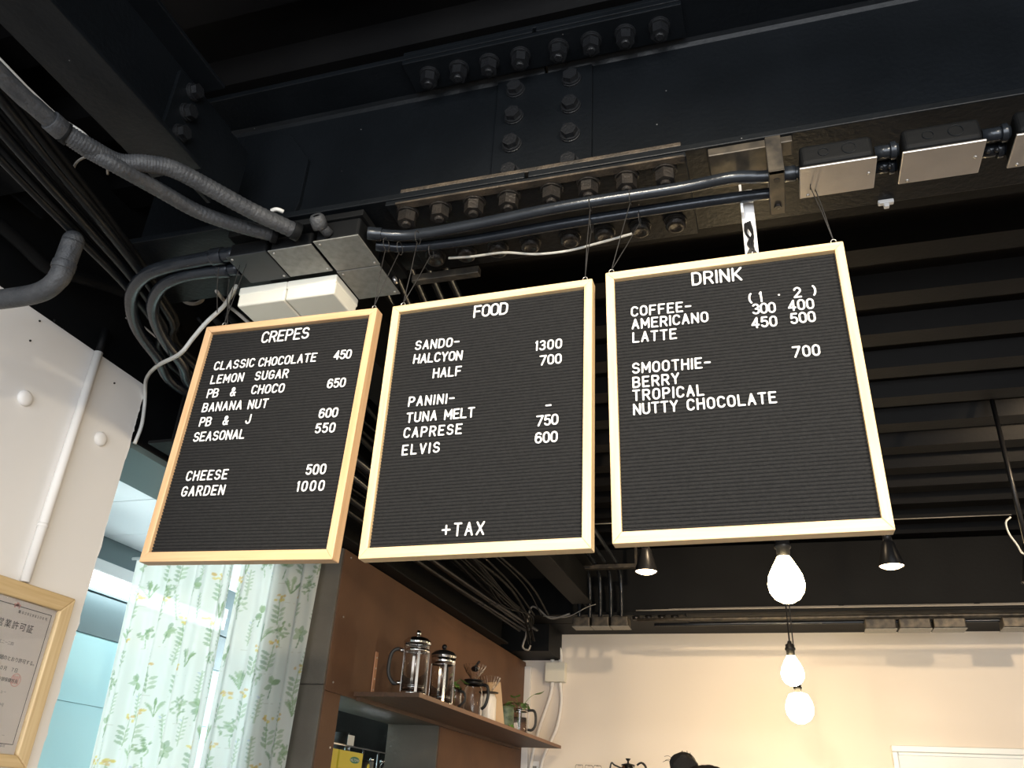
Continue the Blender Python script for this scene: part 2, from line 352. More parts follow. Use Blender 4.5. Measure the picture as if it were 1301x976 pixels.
ybeam('black steel beam between the deck and the rear wall, behind the middle board', 1.70, 4.95, mt='steel_dark')
ybeam('long black steel beam along the top of the brown partition', 1.95, 5.2, xc=-1.75, half=.09, zb=2.5345, zt=2.80, mt='steel_dark')
ybeam('black steel beam high along the left wall', YF+.05, 1.2, xc=-1.79, half=.07, zb=2.90, zt=3.14, mt='steel_dark')
# lower angle behind the bolted beam seen right of the splice
ag = MB().box((-.05, 1.262, 2.700), (.062, 1.36, 2.7195)).box((.075, 1.262, 2.704), (.105, 1.30, 2.7195))
tag(obj('flange_tab', ag, 'zinc', bevel=.002), 'rusty steel tab under the beam flange beside the conduit strap', 'bracket')

# ================================================================== MENU BOARDS
def arc(cx, cy, rx, ry, a0, a1, n=10): return [(cx+rx*math.cos(ANG(a0+(a1-a0)*i/n)), cy+ry*math.sin(ANG(a0+(a1-a0)*i/n))) for i in range(n+1)]
W_ = .56; H_ = W_/2
G = {
 'A': [[(0, 0), (H_, 1), (W_, 0)], [(.11, .33), (W_-.11, .33)]],
 'B': [[(0, 0), (0, 1), (.30, 1)]+arc(.30, .76, .24, .24, 90, -90)[1:]+[(0, .52)], [(.30, .52)]+arc(.31, .26, .25, .26, 90, -90)[1:]+[(0, 0)]],
 'C': [arc(H_, .69, H_, .31, 25, 180)+arc(H_, .31, H_, .31, 180, 335)],
 'D': [[(0, 0), (0, 1), (.24, 1)]+arc(.24, .68, .32, .32, 90, 0)+arc(.24, .32, .32, .32, 0, -90)+[(0, 0)]],
 'E': [[(W_*.92, 1), (0, 1), (0, 0), (W_*.92, 0)], [(0, .52), (.42, .52)]],
 'F': [[(W_*.92, 1), (0, 1), (0, 0)], [(0, .5), (.42, .5)]],
 'G': [arc(H_, .69, H_, .31, 25, 180)+arc(H_, .31, H_, .31, 180, 360)+[(W_, .45), (.34, .45)]],
 'H': [[(0, 0), (0, 1)], [(W_, 0), (W_, 1)], [(0, .52), (W_, .52)]],
 'I': [[(0, 0), (0, 1)]],
 'J': [[(W_*.85, 1), (W_*.85, .28)]+arc(.24, .26, .236, .26, 0, -180)],
 'K': [[(0, 0), (0, 1)], [(W_, 1), (0, .38)], [(.17, .54), (W_, 0)]],
 'L': [[(0, 1), (0, 0), (W_*.9, 0)]],
 'M': [[(0, 0), (0, 1), (.34, .3), (.68, 1), (.68, 0)]],
 'N': [[(0, 0), (0, 1), (W_, 0), (W_, 1)]],
 'O': [arc(H_, .69, H_, .31, 0, 180)+arc(H_, .31, H_, .31, 180, 360)+[(W_, .69)]],
 'P': [[(0, 0), (0, 1), (.30, 1)]+arc(.30, .73, .25, .27, 90, -90)[1:]+[(0, .46)]],
 'R': [[(0, 0), (0, 1), (.30, 1)]+arc(.30, .74, .25, .26, 90, -90)[1:]+[(0, .48)], [(.30, .48), (W_, 0)]],
 'S': [arc(H_, .75, .26, .25, 20, 270)+arc(H_, .26, .28, .26, 90, -160)[1:]],
 'T': [[(0, 1), (W_, 1)], [(H_, 1), (H_, 0)]],
 'U': [[(0, 1), (0, .28)]+arc(H_, .28, H_, .28, 180, 360)+[(W_, 1)]],
 'V': [[(0, 1), (H_, 0), (W_, 1)]],
 'X': [[(0, 0), (W_, 1)], [(0, 1), (W_, 0)]],
 'Y': [[(0, 1), (H_, .48), (W_, 1)], [(H_, .48), (H_, 0)]],
 '&': [[(W_, .02), (.12, .72)]+arc(.26, .82, .15, .18, 210, -30)+[(.06, .42)]+arc(.22, .24, .21, .24, 150, 300)+[(W_, .42)]],
 '+': [[(0, .5), (.62, .5)], [(.31, .15), (.31, .85)]],
 '-': [[(0, .5), (.44, .5)]],
 '.': [[(.0, .5), (.015, .5)]],
 '(': [arc(.30, .5, .30, .56, 240, 120)], ')': [arc(-.10, .5, .30, .56, 60, -60)],
 '0': [arc(H_*.94, .69, .26, .31, 0, 180)+arc(H_*.94, .31, .26, .31, 180, 360)+[(H_*.94+.26, .69)]],
 '1': [[(-.10, .86), (0, 1), (0, 0)]],
 '2': [arc(H_, .72, .26, .28, 165, -30)+[(0, 0), (W_, 0)]],
 '3': [arc(.25, .76, .24, .24, 150, -90)+arc(.25, .26, .27, .26, 90, -150)[1:]],
 '4': [[(.40, 0), (.40, 1), (0, .27), (W_, .27)]],
 '5': [[(.48, 1), (.08, 1), (.04, .56)]+arc(.26, .32, .27, .32, 125, -150)],
 '6': [arc(H_, .70, .26, .30, 35, 180)+[(.0, .32)]+arc(H_, .30, .27, .30, 180, -180, 16)],
 '7': [[(0, 1), (W_, 1), (.16, 0)]],
}
LM = {}
def letter_mesh(ch, h):
    k = (ch, h)
    if k in LM: return LM[k]
    b = MB(); r = .078*.0185 if h < .022 else .0017
    r = .0018 if h < .022 else .0021
    for st_ in G[ch]:
        p = [Vector((x*h, -.0008, (y_-.5)*h)) for x, y_ in st_]
        # split at sharp corners so strokes keep their width
        runs = [[p[0]]]
        for i in range(1, len(p)):
            runs[-1].append(p[i])
            if i < len(p)-1:
                a = (p[i]-p[i-1]).normalized(); c = (p[i+1]-p[i]).normalized()
                if a.dot(c) < .6: runs.append([p[i]])
        for run in runs:
            d0 = (run[0]-run[1]).normalized(); d1 = (run[-1]-run[-2]).normalized()
            path = [run[0]+d0*r*.9, run[0]+d0*r*.6]+run+[run[-1]+d1*r*.6, run[-1]+d1*r*.9]
            rr = [r*.45, r*.8]+[r]*len(run)+[r*.8, r*.45]
            b.tube(path, rr, 8, sy=.62, updir=(0, -1, 0))
    LM[k] = b.mesh('letter_'+ch, M['letter']); return LM[k]
def gw(ch, h): return max((x for s_ in G[ch] for x, _ in s_), default=0)*h
def board(label, name_m, ang, pos, H, words, hooks):
    """framed felt letter board, local x right, z up, facing -y"""
    W = .382; fwid = .0155; wx, wz = M[name_m+'_x'], M[name_m+'_z']
    t = thing('menu_board', label, 'menu board', pos, 'framed letter boards hanging under the beam')
    Rz, Rx, Ry = Matrix.Rotation(ang[0], 3, 'Z'), Matrix.Rotation(ang[1], 3, 'X'), Matrix.Rotation(ang[2], 3, 'Y')
    t.rotation_euler = (Rz @ Rx @ Ry).to_euler()
    D = .026; a, b_ = W/2, H/2; A, B_ = a+fwid, b_+fwid; BB = B_+.0035; yf = -.006; yk = yf+D
    def rail(p_in0, p_in1, p_out1, p_out0):
        m = MB(); ch = .0025
        q = [Vector((x, 0, z)) for x, z in (p_in0, p_in1, p_out1, p_out0)]
        m.prism([v+Vector((0, yf, 0)) for v in q], (0, D, 0)); return m
    obj('frame_top', rail((-a, b_), (a, b_), (A, B_), (-A, B_)), wx, t, .0012, True)
    obj('frame_bottom', rail((-a, -b_), (a, -b_), (A, -BB), (-A, -BB)), wx, t, .0012, True)
    obj('frame_side', rail((-a, b_), (-a, -b_), (-A, -BB), (-A, B_)), wz, t, .0012, True)
    obj('frame_side', rail((a, b_), (a, -b_), (A, -BB), (A, B_)), wz, t, .0012, True)
    # ribbed felt
    m = MB(); pr = []; z = -b_+.001; p = .0064
    while z < b_-.0065:
        pr += [(z, .0054), (z+.0005, .0030), (z+.0016, .0020), (z+.0032, .0016), (z+.0048, .0020), (z+.0058, .0030)]; z += p
    pr.append((z, .0054)); n = len(pr)
    m.add([(-a-.001, y_, z_) for z_, y_ in pr]+[(a+.001, y_, z_) for z_, y_ in pr], [(i, i+1, n+i+1, n+i) for i in range(n-1)], True)
    fo = obj('felt_panel', m, 'felt', t, local=True); fo['label'] = 'black ribbed felt panel'
    obj('backing', MB().box((-a-.001, .0058, -b_-.001), (a+.001, .0098, b_+.001)), 'black', t, local=True)
    for wd in words:
        txt, u0, u1, v, dz = wd[:5]; h = wd[5] if len(wd) > 5 else .0183
        e = bpy.data.objects.new('word', None); C.objects.link(e); e.parent = t; e.empty_display_size = .01
        e['label'] = 'white letters reading %s' % txt; e.location = (u0, .0012, v)
        e.rotation_euler = (0, -math.atan2(dz, max(u1-u0, .01)), 0); u1 = (u1-u0)
        r = .0018; gap = (u1-2*r-sum(gw(c_, h) for c_ in txt))/max(len(txt)-1, 1); cur = r
        for i, ch in enumerate(txt):
            L_ = bpy.data.objects.new('letter', letter_mesh(ch, h)); C.objects.link(L_); L_.parent = e
            xo = cur; cur += gw(ch, h)+gap
            L_.location = (xo, 0, random.uniform(-.0002, .0002)); L_.rotation_euler = (0, random.uniform(-.02, .02), 0)
            L_.scale.x = 1.0
    for hx in hooks:
        m = MB(); m.cyl((hx, .006, B_-.002), (hx, .006, B_+.006), .0013, 8)
        m.tube([(hx+.0045*math.cos(q*.6), .006, B_+.0095+.0045*math.sin(q*.6)) for q in range(12)], .0009, 6)
        obj('screw_eye', m, 'steelwire', t, local=True)
    return t
T = .0245
crepes = [('CREPES',-.0606,.0536,.2205,0,T),('CLASSIC',-.1629,-.0628,.1608,0),('CHOCOLATE',-.0531,.0842,.1592,0),('450',.1233,.1636,.1590,0),
('LEMON',-.1619,-.0809,.1279,0),('SUGAR',-.0537,.0260,.1270,0),('PB',-.1614,-.1334,.0951,0),('&',-.1045,-.0913,.0945,0),('CHOCO',-.0537,.0245,.0945,-.002),('650',.1211,.1627,.0945,0),
('BANANA',-.1636,-.0671,.0624,0),('NUT',-.0533,-.0062,.0612,0),('PB',-.1608,-.1318,.0295,0),('&',-.1042,-.0912,.0290,0),('J',-.0502,-.0375,.0285,0),('600',.1159,.1585,.0294,0),
('SEASONAL',-.1654,-.0431,-.0040,0),('550',.1146,.1589,-.0030,0),('CHEESE',-.1568,-.0598,-.0892,0),('500',.1130,.1563,-.0884,0),('GARDEN',-.1577,-.0578,-.1214,0),('1000',.1025,.1598,-.1213,0)]
food = [('FOOD',-.0312,.0394,.2231,-.002,T),('SANDO-',-.1490,-.0553,.1615,-.003),('1300',.0992,.1492,.1290,-.001),('HALCYON',-.1492,-.0465,.1305,-.004),('700',.1068,.1492,.0968,0),
('HALF',-.1048,-.0458,.0950,-.001),('PANINI-',-.1491,-.0546,.0385,-.002),('TUNA',-.1494,-.0868,.0052,0),('MELT',-.0727,-.0127,.0042,0),('-',.1208,.1307,.0032,0),
('CAPRESE',-.1512,-.0345,-.0264,-.002),('750',.1049,.1457,-.0258,0),('ELVIS',-.1505,-.0751,-.0602,0),('600',.1036,.1453,-.0590,0),('+TAX',-.0569,.0214,-.2174,0,.021)]
drink = [('DRINK',-.0528,.0343,.2190,-.002,T),('(',.0403,.0469,.1655,0),('1',.0599,.0652,.1656,0),('.',.0892,.0938,.1653,0),('2',.1143,.1269,.1659,0),(')',.1447,.1493,.1659,0),
('COFFEE-',-.1634,-.0566,.1660,-.003),('300',.0442,.0835,.1425,-.001),('400',.1028,.1453,.1410,-.001),('AMERICANO',-.1631,-.0290,.1400,-.0025),('450',.0404,.0830,.1155,-.001),
('500',.1033,.1445,.1155,0),('LATTE',-.1627,-.0849,.1130,-.002),('700',.0995,.1435,.0518,-.001),('SMOOTHIE-',-.1655,-.0317,.0510,-.004),('BERRY',-.1658,-.0858,.0251,0),
('TROPICAL',-.1667,-.0465,-.0005,-.002),('NUTTY',-.1665,-.0911,-.0257,0),('CHOCOLATE',-.0771,.0667,-.0264,0)]
# centre line of words -> their true starting height (slope pivots at the left end)
def fixw(ws): return [(w_[0], w_[1], w_[2], w_[3]-w_[4]/2, w_[4], *w_[5:]) for w_ in ws]
b1 = board('leftmost letter board in an orange oak frame, headed CREPES', 'oak', (-.0095, -.0092, .0244), (-.9375, 1.284, 2.2044), .4886, fixw(crepes), (-.172, .192))
b2 = board('middle letter board in a pale pine frame, headed FOOD', 'pine', (-.0125, -.0065, -.0042), (-.4842, 1.2834, 2.2007), .4882, fixw(food), (-.190, .190))
b3 = board('rightmost letter board in a pale pine frame, headed DRINK', 'pine', (.0165, .0221, -.0161), (-.0388, 1.269, 2.203), .4769, fixw(drink), (-.197, .193))
def cord(pts, r, label, m='string', cat='cord', group=None, name='hanging_string', n=5, sm=6):
    b = MB(); b.tube(smooth_path(pts, sm) if sm > 1 else pts, r, n); return tag(obj(name, b, m), label, cat, group)
def hang(pb, ptop, label):
    a = Vector(pb); tvs = [Vector(q) for q in ptop]; b = MB()
    for tq in tvs: b.tube([a, a*.5+tq*.5+Vector((random.uniform(-.002, .002), 0, 0)), tq], .0010, 5)
    for tq in tvs: b.tube([tq+Vector((0, math.cos(q*.7)*.015, math.sin(q*.7)*.015+.012)) for q in range(10)], .0009, 5)
    tag(obj('hanging_string', b, 'string'), label, 'string')
def eye(bd, x, H): return bd.matrix_basis @ Vector((x, .006, H/2+.0155+.0125))
for bd in (b1, b2, b3): bd.matrix_basis = Matrix.LocRotScale(bd.location, bd.rotation_euler, None)
hang(eye(b1, -.172, .4886), [(-1.105, 1.30, 2.655), (-1.085, 1.30, 2.66)], 'thin black strings holding the left corner of the CREPES board')
hang(eye(b1, .192, .4886), [(-.738, 1.300, 2.625), (-.715, 1.32, 2.625)], 'thin black strings holding the right corner of the CREPES board')
hang(eye(b2, -.190, .4882), [(-.665, 1.30, 2.63), (-.655, 1.352, 2.63)], 'thin black strings holding the left corner of the FOOD board')
hang(eye(b2, .190, .4882), [(-.296, 1.345, 2.63), (-.288, 1.295, 2.645)], 'thin black strings holding the right corner of the FOOD board')
hang(eye(b3, -.197, .4769), [(-.207, 1.295, 2.645), (-.197, 1.345, 2.63)], 'thin black strings holding the left corner of the DRINK board')
hang(eye(b3, .193, .4769), [(.128, 1.30, 2.62), (.137, 1.31, 2.622)], 'thin black strings holding the right corner of the DRINK board')

# ================================================================== CONDUITS UNDER THE BEAM
def conduit(pts, r, label, m='conduit', rings=(), name='conduit', group=None, cat='pipe'):
    t = thing(name, label, cat, pts[len(pts)//2], group)
    P = smooth_path(pts, 8); b = MB(); b.tube(P, r, 14); obj('pipe', b, m, t)
    for f in rings:
        i = min(int(f*(len(P)-2)), len(P)-2); d = (P[i+1]-P[i]).normalized()
        obj('coupling', MB().cyl(P[i]-d*.015, P[i]+d*.015, r*1.22, 14), m, t, bevel=.001)
    return t
c1 = [atz(470, 297, 2.662), atz(520, 299, 2.662), atz(600, 286, 2.66), atz(720, 262, 2.66), atz(860, 240, 2.66), atz(930, 226, 2.655), (.05, 1.285, 2.648), (.115, 1.285, 2.645)]
c2 = [atz(482, 312, 2.662), atz(520, 314, 2.662), atz(600, 305, 2.66), atz(720, 284, 2.66), atz(860, 262, 2.66), atz(930, 252, 2.655), (.045, 1.335, 2.648), (.075, 1.337, 2.648)]
conduit(c1, .0124, 'glossy black conduit nearest the bolt nuts, running behind the board strings', rings=(.02, .97))
conduit(c2, .0118, 'second glossy black conduit, just behind the nearer one under the beam', rings=(.03,))
sp = thing('conduit_strap', 'rusty channel strap clamping the conduits left of the silver-lidded boxes', 'bracket', (.068, 1.28, 2.62))
obj('channel', MB().box((.055, 1.235, 2.700), (.083, 1.245, 2.615)).box((.055, 1.235, 2.615), (.083, 1.36, 2.619)).box((.055, 1.35, 2.619), (.083, 1.36, 2.70)), 'zinc', sp, bevel=.0015)
obj('hole', MB().cyl((.069, 1.262, 2.6155), (.069, 1.262, 2.6142), .006, 16), 'black', sp)
obj('bolt', MB().prism([(.069+.007*math.cos(i*math.pi/3), 1.335+.007*math.sin(i*math.pi/3), 2.610) for i in range(6)], (0, 0, .0048)), 'bolt', sp)
def jbox(xa, xb, label):
    t = thing('junction_box', label, 'junction box', ((xa+xb)/2, 1.288, 2.625), 'silver-lidded junction boxes under the beam')
    obj('body', MB().box((xa, 1.242, 2.6245), (xb, 1.332, 2.672)), 'steel_dark', t, bevel=.009, seg=4)
    for fx in (.33, .68):
        x = xa+(xb-xa)*fx; rr = .0095 if fx < .5 else .0125
        obj('knockout', MB().lathe([(rr, 0), (rr, .0012), (rr-.0012, .0012), (rr-.0012, 0)], (x, 1.2417, 2.648), 20, Matrix.Rotation(ANG(90), 3, 'X')), 'steel', t)
    lid = obj('lid', MB().box((xa-.003, 1.246, 2.6195), (xb+.004, 1.330, 2.6240)), 'lid', t, bevel=.0015)
    for x, y_ in ((xa+.012, 1.322), (xb-.008, 1.285)): obj('screw', MB().lathe([(0, 0), (.0032, .0), (.0032, -.0014), (0, -.002)], (x, y_, 2.6195), 12), 'steelwire', lid)
    return t
jbox(.112, .236, 'silver-lidded junction box next to the conduit strap')
jbox(.284, .410, 'silver-lidded junction box between two others under the beam')
jbox(.462, .588, 'silver-lidded junction box cut by the right edge of the photo')
for xa, xb, lb in ((.240, .280, 'short black conduits joining the first and second silver-lidded boxes'), (.414, .458, 'short black conduits joining the second and third silver-lidded boxes')):
    t = thing('conduit', lb, 'pipe', (xa, 1.29, 2.65))
    for y_ in (1.268, 1.308):
        obj('pipe', MB().cyl((xa, y_, 2.648), (xb, y_, 2.648), .0125, 14), 'conduit', t)
        obj('coupling', MB().cyl((xb-.014, y_, 2.648), (xb-.004, y_, 2.648), .0165, 14), 'conduit', t, bevel=.001)
    for q in range(2): obj('screw', MB().sphere((xa+.012+.014*q, 1.292, 2.634), .0045, 6), 'bolt_b', t)
# white cable pieces under the beam
wc = [atz(570, 328, 2.687), atz(600, 326, 2.683), atz(640, 321, 2.682), atz(680, 323, 2.680), atz(720, 319, 2.680), atz(760, 309, 2.682), atz(803, 297, 2.682)]
cord(wc, .0028, 'white cable drooping under the far edge of the bolted beam', 'white_wire', 'cable', name='cable', n=8)
# white bracket with a black cable tied round it, behind the DRINK board
t = thing('hook_bracket', 'white bracket with a black cable wound on it above the DRINK board', 'bracket', (.012, 1.36, 2.50))
obj('plate', MB().box((.001, 1.365, 2.475), (.026, 1.370, 2.69)).box((.001, 1.345, 2.62), (.006, 1.365, 2.69)), 'white_pl', t, bevel=.001)
cb = MB()
for k in range(3):
    dx = (k-1)*.004
    cb.tube(smooth_path([(.011+dx, 1.355-.002*k, 2.60), (.018, 1.352, 2.57), (.012-dx, 1.350, 2.545), (.020+dx*.6, 1.352, 2.52), (.012, 1.355, 2.50), (.007-dx*.5, 1.352, 2.52), (.017, 1.350, 2.548), (.006, 1.353, 2.575), (.010+dx, 1.355, 2.598)], 6), .0022, 6)
obj('cable', cb, 'black', t)
t = thing('ceiling_hook', 'small white plastic fixture under the silver-lidded boxes', 'hook', (.285, 1.5, 2.70))
obj('body', MB().box((.273, 1.496, 2.712), (.303, 1.507, 2.752)).box((.273, 1.483, 2.745), (.303, 1.4959, 2.752)), 'white_pl', t, bevel=.002)
obj('tab', MB().box((.283, 1.497, 2.703), (.293, 1.506, 2.7118)), 'white_pl', t, bevel=.001)
obj('stem', MB().box((.284, 1.4975, 2.7521), (.292, 1.5055, 3.24)), 'steel_dark', t)

# ================================================================== LEFT BOX CLUSTER
def lidbox(xa, xb, ya, yb_, z, m, label, screws=((.1, .1), (.92, .9)), hgt=.04):
    t = thing('junction_box', label, 'junction box', ((xa+xb)/2, (ya+yb_)/2, z), 'flat-lidded boxes at the left end of the conduits')
    obj('body', MB().box((xa+.003, ya+.003, z+.0035), (xb-.003, yb_-.003, z+hgt)), 'steel_dark', t, bevel=.006, seg=3)
    l = obj('lid', MB().box((xa, ya, z), (xb, yb_, z+.003)), m, t, bevel=.001)
    for fx, fy in screws: obj('screw', MB().lathe([(0, -.0016), (.0026, -.0012), (.003, 0)], (xa+(xb-xa)*fx, ya+(yb_-ya)*fy, z), 10), 'steelwire', l)
    return t
lidbox(-1.120, -1.017, 1.266, 1.370, 2.64, 'blacklid', 'flat black-lidded box at the left end of the box cluster')
lidbox(-1.013, -.903, 1.267, 1.368, 2.64, 'greylid', 'grey-lidded box between the black lid and the corner box')
lidbox(-.895, -.786, 1.260, 1.371, 2.64, 'greylid', 'grey-lidded box where the twin conduits start', hgt=.055)
lidbox(-.897, -.789, 1.374, 1.490, 2.64, 'greylid', 'grey-lidded box furthest back, beside the cream boxes')
def cream(xa, xb, label):
    t = thing('junction_box', label, 'junction box', ((xa+xb)/2, 1.43, 2.588), 'cream plastic boxes above the CREPES board')
    obj('cover', MB().box((xa, 1.382, 2.588), (xb, 1.490, 2.6395)), 'cream', t, bevel=.005, seg=4)
    obj('seam_rim', MB().box((xa-.0012, 1.3805, 2.618), (xb+.0012, 1.4915, 2.6400)), 'cream', t, bevel=.003)
cream(-1.156, -1.0295, 'left-hand cream plastic box above the CREPES board')
cream(-1.0265, -.900, 'right-hand cream plastic box, next to the grey lids')
t = thing('conduit_gland', 'black threaded gland on top of the box cluster', 'fitting', (-.86, 1.235, 2.66))
g0 = atz(405, 283, 2.668)
obj('ring', MB().lathe([(.007, .016), (.012, .018), (.0165, .012), (.0175, 0), (.0165, -.012), (.010, -.014)], g0, 20, Matrix.Rotation(ANG(60), 3, 'X')), 'flex', t)
obj('plug', MB().prism([Vector(g0)+Matrix.Rotation(ANG(60), 3, 'X') @ Vector((.0085*math.cos(i*math.pi/3), .0085*math.sin(i*math.pi/3), .004)) for i in range(6)], Matrix.Rotation(ANG(60), 3, 'X') @ Vector((0, 0, .009))), 'steel_dark', t)
obj('neck', MB().cyl(Vector(g0), Vector(g0)+Vector((.012, .03, -.012)), .011, 14), 'flex', t)
t = tag(obj('mounting_plate', MB().box((-1.12, 1.255, 2.690), (-.78, 1.50, 2.706)), 'steel_dark', bevel=.002), 'black plate carrying the cluster of boxes under the beam', 'plate')
# small ring end of tube beside the rear grey lid
t = thing('strut_channel', 'metal strut frame with warm-lit edges right of the grey lids', 'bracket', (-.73, 1.55, 2.66))
pr = atz(502, 356, 2.655)
obj('ring', MB().lathe([(.006, -.004), (.006, .004), (.0095, .004), (.0095, -.004)], pr, 18, Matrix.Rotation(ANG(70), 3, 'Y'), closed=True), 'steelwire', t)
obj('channel', MB().box((-.770, 1.50, 2.68), (-.60, 1.52, 2.70)), 'zinc', t, bevel=.002)

# flexible conduits from top left
fz = 2.632
A0 = [(-1.175, -.3, 2.66), (-1.17, .3, 2.64), atz(0, 94, fz), atz(45, 136, fz), atz(80, 167, fz)]
t = conduit(A0, .0165, 'thick black conduit entering from the upper left edge', 'flex', rings=(.97,))
f1 = [atz(80, 167, fz), atz(115, 188, fz), atz(150, 206, 2.640), atz(185, 208, 2.655), atz(220, 215, 2.665), atz(265, 238, 2.665), atz(320, 268, 2.66), atz(380, 296, 2.66)]
f2 = [atz(84, 172, fz), atz(115, 193, 2.628), atz(150, 212, 2.625), atz(200, 240, 2.640), atz(250, 268, 2.65), atz(300, 286, 2.66), atz(352, 300, 2.668)]
def flex(pts, r, label):
    t = thing('flexible_conduit', label, 'pipe', pts[len(pts)//2]); P = smooth_path(pts, 26); rr = [r*(1.0 if i % 3 else 1.055) for i in range(len(P))]
    obj('hose', MB().tube(P, rr, 14), 'flex', t)
    for P0, P1 in ((P[0], P[4]), (P[-1], P[-5])): obj('end_fitting', MB().cyl(P0, P1, r*1.2, 14), 'steel_dark', t, bevel=.0015)
flex(f1, .0172, 'upper ribbed black hose curving from the upper left to the box cluster')
flex(f2, .0150, 'lower ribbed black hose curving from the upper left to the box cluster')
cord([(-1.20, .3, 2.69), atz(0, 77, 2.67), atz(40, 118, 2.67), atz(75, 150, 2.67), atz(105, 170, 2.668), atz(130, 196, 2.665)], .0045, 'white cable lying on the thick upper left conduit', 'white_wire', 'cable', name='cable', n=8)
rgs = [atz(115+22*math.cos(q*.55+2.6), 218+19*math.sin(q*.55+2.6), 2.72) for q in range(8)]
cord(rgs, .0028, 'small black cable loop hanging below the upper left conduit', 'grey_wire', 'cable', name='cable')
cord([atz(68, 198, 2.72), atz(72, 215, 2.70), atz(76, 232, 2.69)], .0032, 'short white cable end at the upper left', 'white_wire', 'cable', name='cable')
cord([atz(345, 268, 2.70), atz(352, 266, 2.70), atz(360, 269, 2.70)], .005, 'white cable end peeking over the conduit beside the box cluster', 'white_wire', 'cable', name='cable')
# pair of large conduits that leave the black box leftwards and bend away
for k, (r, pts, lb) in enumerate(((.0170, [atz(300, 322, 2.665), atz(255, 330, 2.665), atz(212, 339, 2.665), atz(182, 352, 2.665), atz(167, 378, 2.665), atz(174, 415, 2.665), atz(200, 452, 2.665), atz(238, 498, 2.665), (-1.50, 2.3, 2.665), (-1.50, 3.2, 2.665)], 'outer of two thick black pipes bending away at the left'),
                        (.0160, [atz(305, 341, 2.655), atz(265, 345, 2.655), atz(228, 352, 2.655), atz(204, 366, 2.655), atz(194, 392, 2.655), atz(205, 425, 2.655), atz(230, 460, 2.655), atz(262, 502, 2.655), (-1.40, 2.3, 2.655), (-1.40, 3.2, 2.655)], 'inner of two thick black pipes bending away at the left'))):
    conduit(pts, r, lb, 'conduit', rings=(.07,), name='pipe')
# thin tie strings on them
for k, (px, pt_, pb) in enumerate(((278, 340, 385), (291, 355, 400))):
    cord([atz(px, pt_, 2.63), atz(px-2, (pt_+pb)/2, 2.60), aty(px-2, pb+12, 1.28)], .0012, ('left' if k == 0 else 'right')+' black tie hanging from the bent pipes behind the CREPES board', 'string', 'string', n=4)
# dark cable bundles : each cable on its own
rnd = random.Random(11)
for k in range(9):
    o_ = 9*(k-4); z = 2.672+.010*(k % 3)
    pts = [atz(-60+o_*.7, 78-o_*.6, z), atz(0+o_*.7, 152-o_*.6, z), atz(60+o_*.6, 222-o_*.5, z-.012*(k % 2)), atz(118+o_*.5, 288-o_*.4, z), atz(172+o_*.35, 352-o_*.3, z), atz(212+o_*.3, 410-o_*.2, z), atz(255+o_*.3, 480-o_*.2, z), (-1.60+.02*k, 3.2, z)]
    cord(pts, (.0095, .006, .0075)[k % 3], 'black cable in the bundle along the left wall above the white paint', 'steel_dark' if k % 3 else 'steel', 'cable', 'black cables along the left wall', 'cable', n=8)
for k in range(7):
    x = -1.42+.045*k
    pts = [(x, 1.56, 2.70), (x-.02+rnd.uniform(-.02, .02), 1.9, 2.68+rnd.uniform(-.01, .01)), (x-.04+rnd.uniform(-.03, .03), 2.5, 2.67+rnd.uniform(-.01, .01)), (x-.08+rnd.uniform(-.03, .03), 3.3, 2.66), (x-.12+rnd.uniform(-.04, .04), 4.2, 2.66), (x-.2, 5.0, 2.67)]
    cord(pts, rnd.choice((.004, .006, .009)), 'dark cable running away behind the CREPES board towards the back wall', 'steel_dark', 'cable', 'dark cables behind the boards', 'cable', n=8)
for k in range(4):
    x = -1.60+.038*k
    conduit([(x, 2.2, 2.60-.02*(k % 2)), (x, 3.6, 2.60-.02*(k % 2)), (x+.01, 5.2, 2.62)], .010, 'straight dark pipe over the shelf, %s from the brown boards' % ('first', 'second', 'third', 'fourth')[k], 'steel', rings=(.4, .8), name='pipe')
for k in range(6):
    a, b_ = rnd.uniform(-.03, .03), rnd.uniform(-.03, .03)
    cord([(-1.40+a, 3.1, 2.66), (-1.36+b_, 3.7, 2.63+a), (-1.40-a, 4.3, 2.60+b_), (-1.42+a, 4.8, 2.62), (-1.50+b_, 5.2, 2.56+a)], .004, 'loose black cable tangled above the shelf end', 'steel_dark', 'cable', 'loose black cables above the shelf', 'cable', n=6)
# pipe elbow on the left wall
ex = [aty(-30, 383, 1.16), aty(12, 379, 1.16), aty(52, 371, 1.16), aty(74, 354, 1.155), aty(83, 333, 1.15), aty(93, 306, 1.14)]
t = thing('drain_pipe', 'grey-black elbow pipe on top of the white left wall', 'pipe', ex[2])
obj('elbow', MB().tube(smooth_path(ex, 8), [.0225]*24+[.0235]*17, 20), 'flex', t)
obj('collar', MB().cyl(aty(79, 343, 1.152), aty(83, 333, 1.15), .0255, 20), 'flex', t, bevel=.002)
obj('cap', MB().sphere(ex[-1], .0234, 10), 'flex', t)
conduit([(-1.80, .6, 2.84), atx(0, 286, -1.80), atx(60, 340, -1.80), atx(100, 352, -1.80), atx(165, 375, -1.80), (-1.80, 1.9, 2.92)], .018, 'ribbed black pipe passing behind the elbow on the left wall', 'steel_dark', name='pipe')
# slim white pipe on the white wall
pz = (XL+.014, 1.69)
t = thing('wall_pipe', 'slim white-painted pipe running up the left white wall', 'pipe', (pz[0], pz[1], 2.03))
obj('pipe', MB().cyl((pz[0], pz[1], 2.032), (pz[0], pz[1], 2.72), .0125, 16), 'white_wall', t)
obj('pipe', MB().cyl((pz[0], pz[1], 2.7201), (pz[0], pz[1], 2.80), .0110, 16), 'steel_dark', t)['label'] = 'black-painted upper end'
obj('coupling', MB().cyl((pz[0], pz[1], 2.18), (pz[0], pz[1], 2.19), .0140, 16), 'white_wall', t)
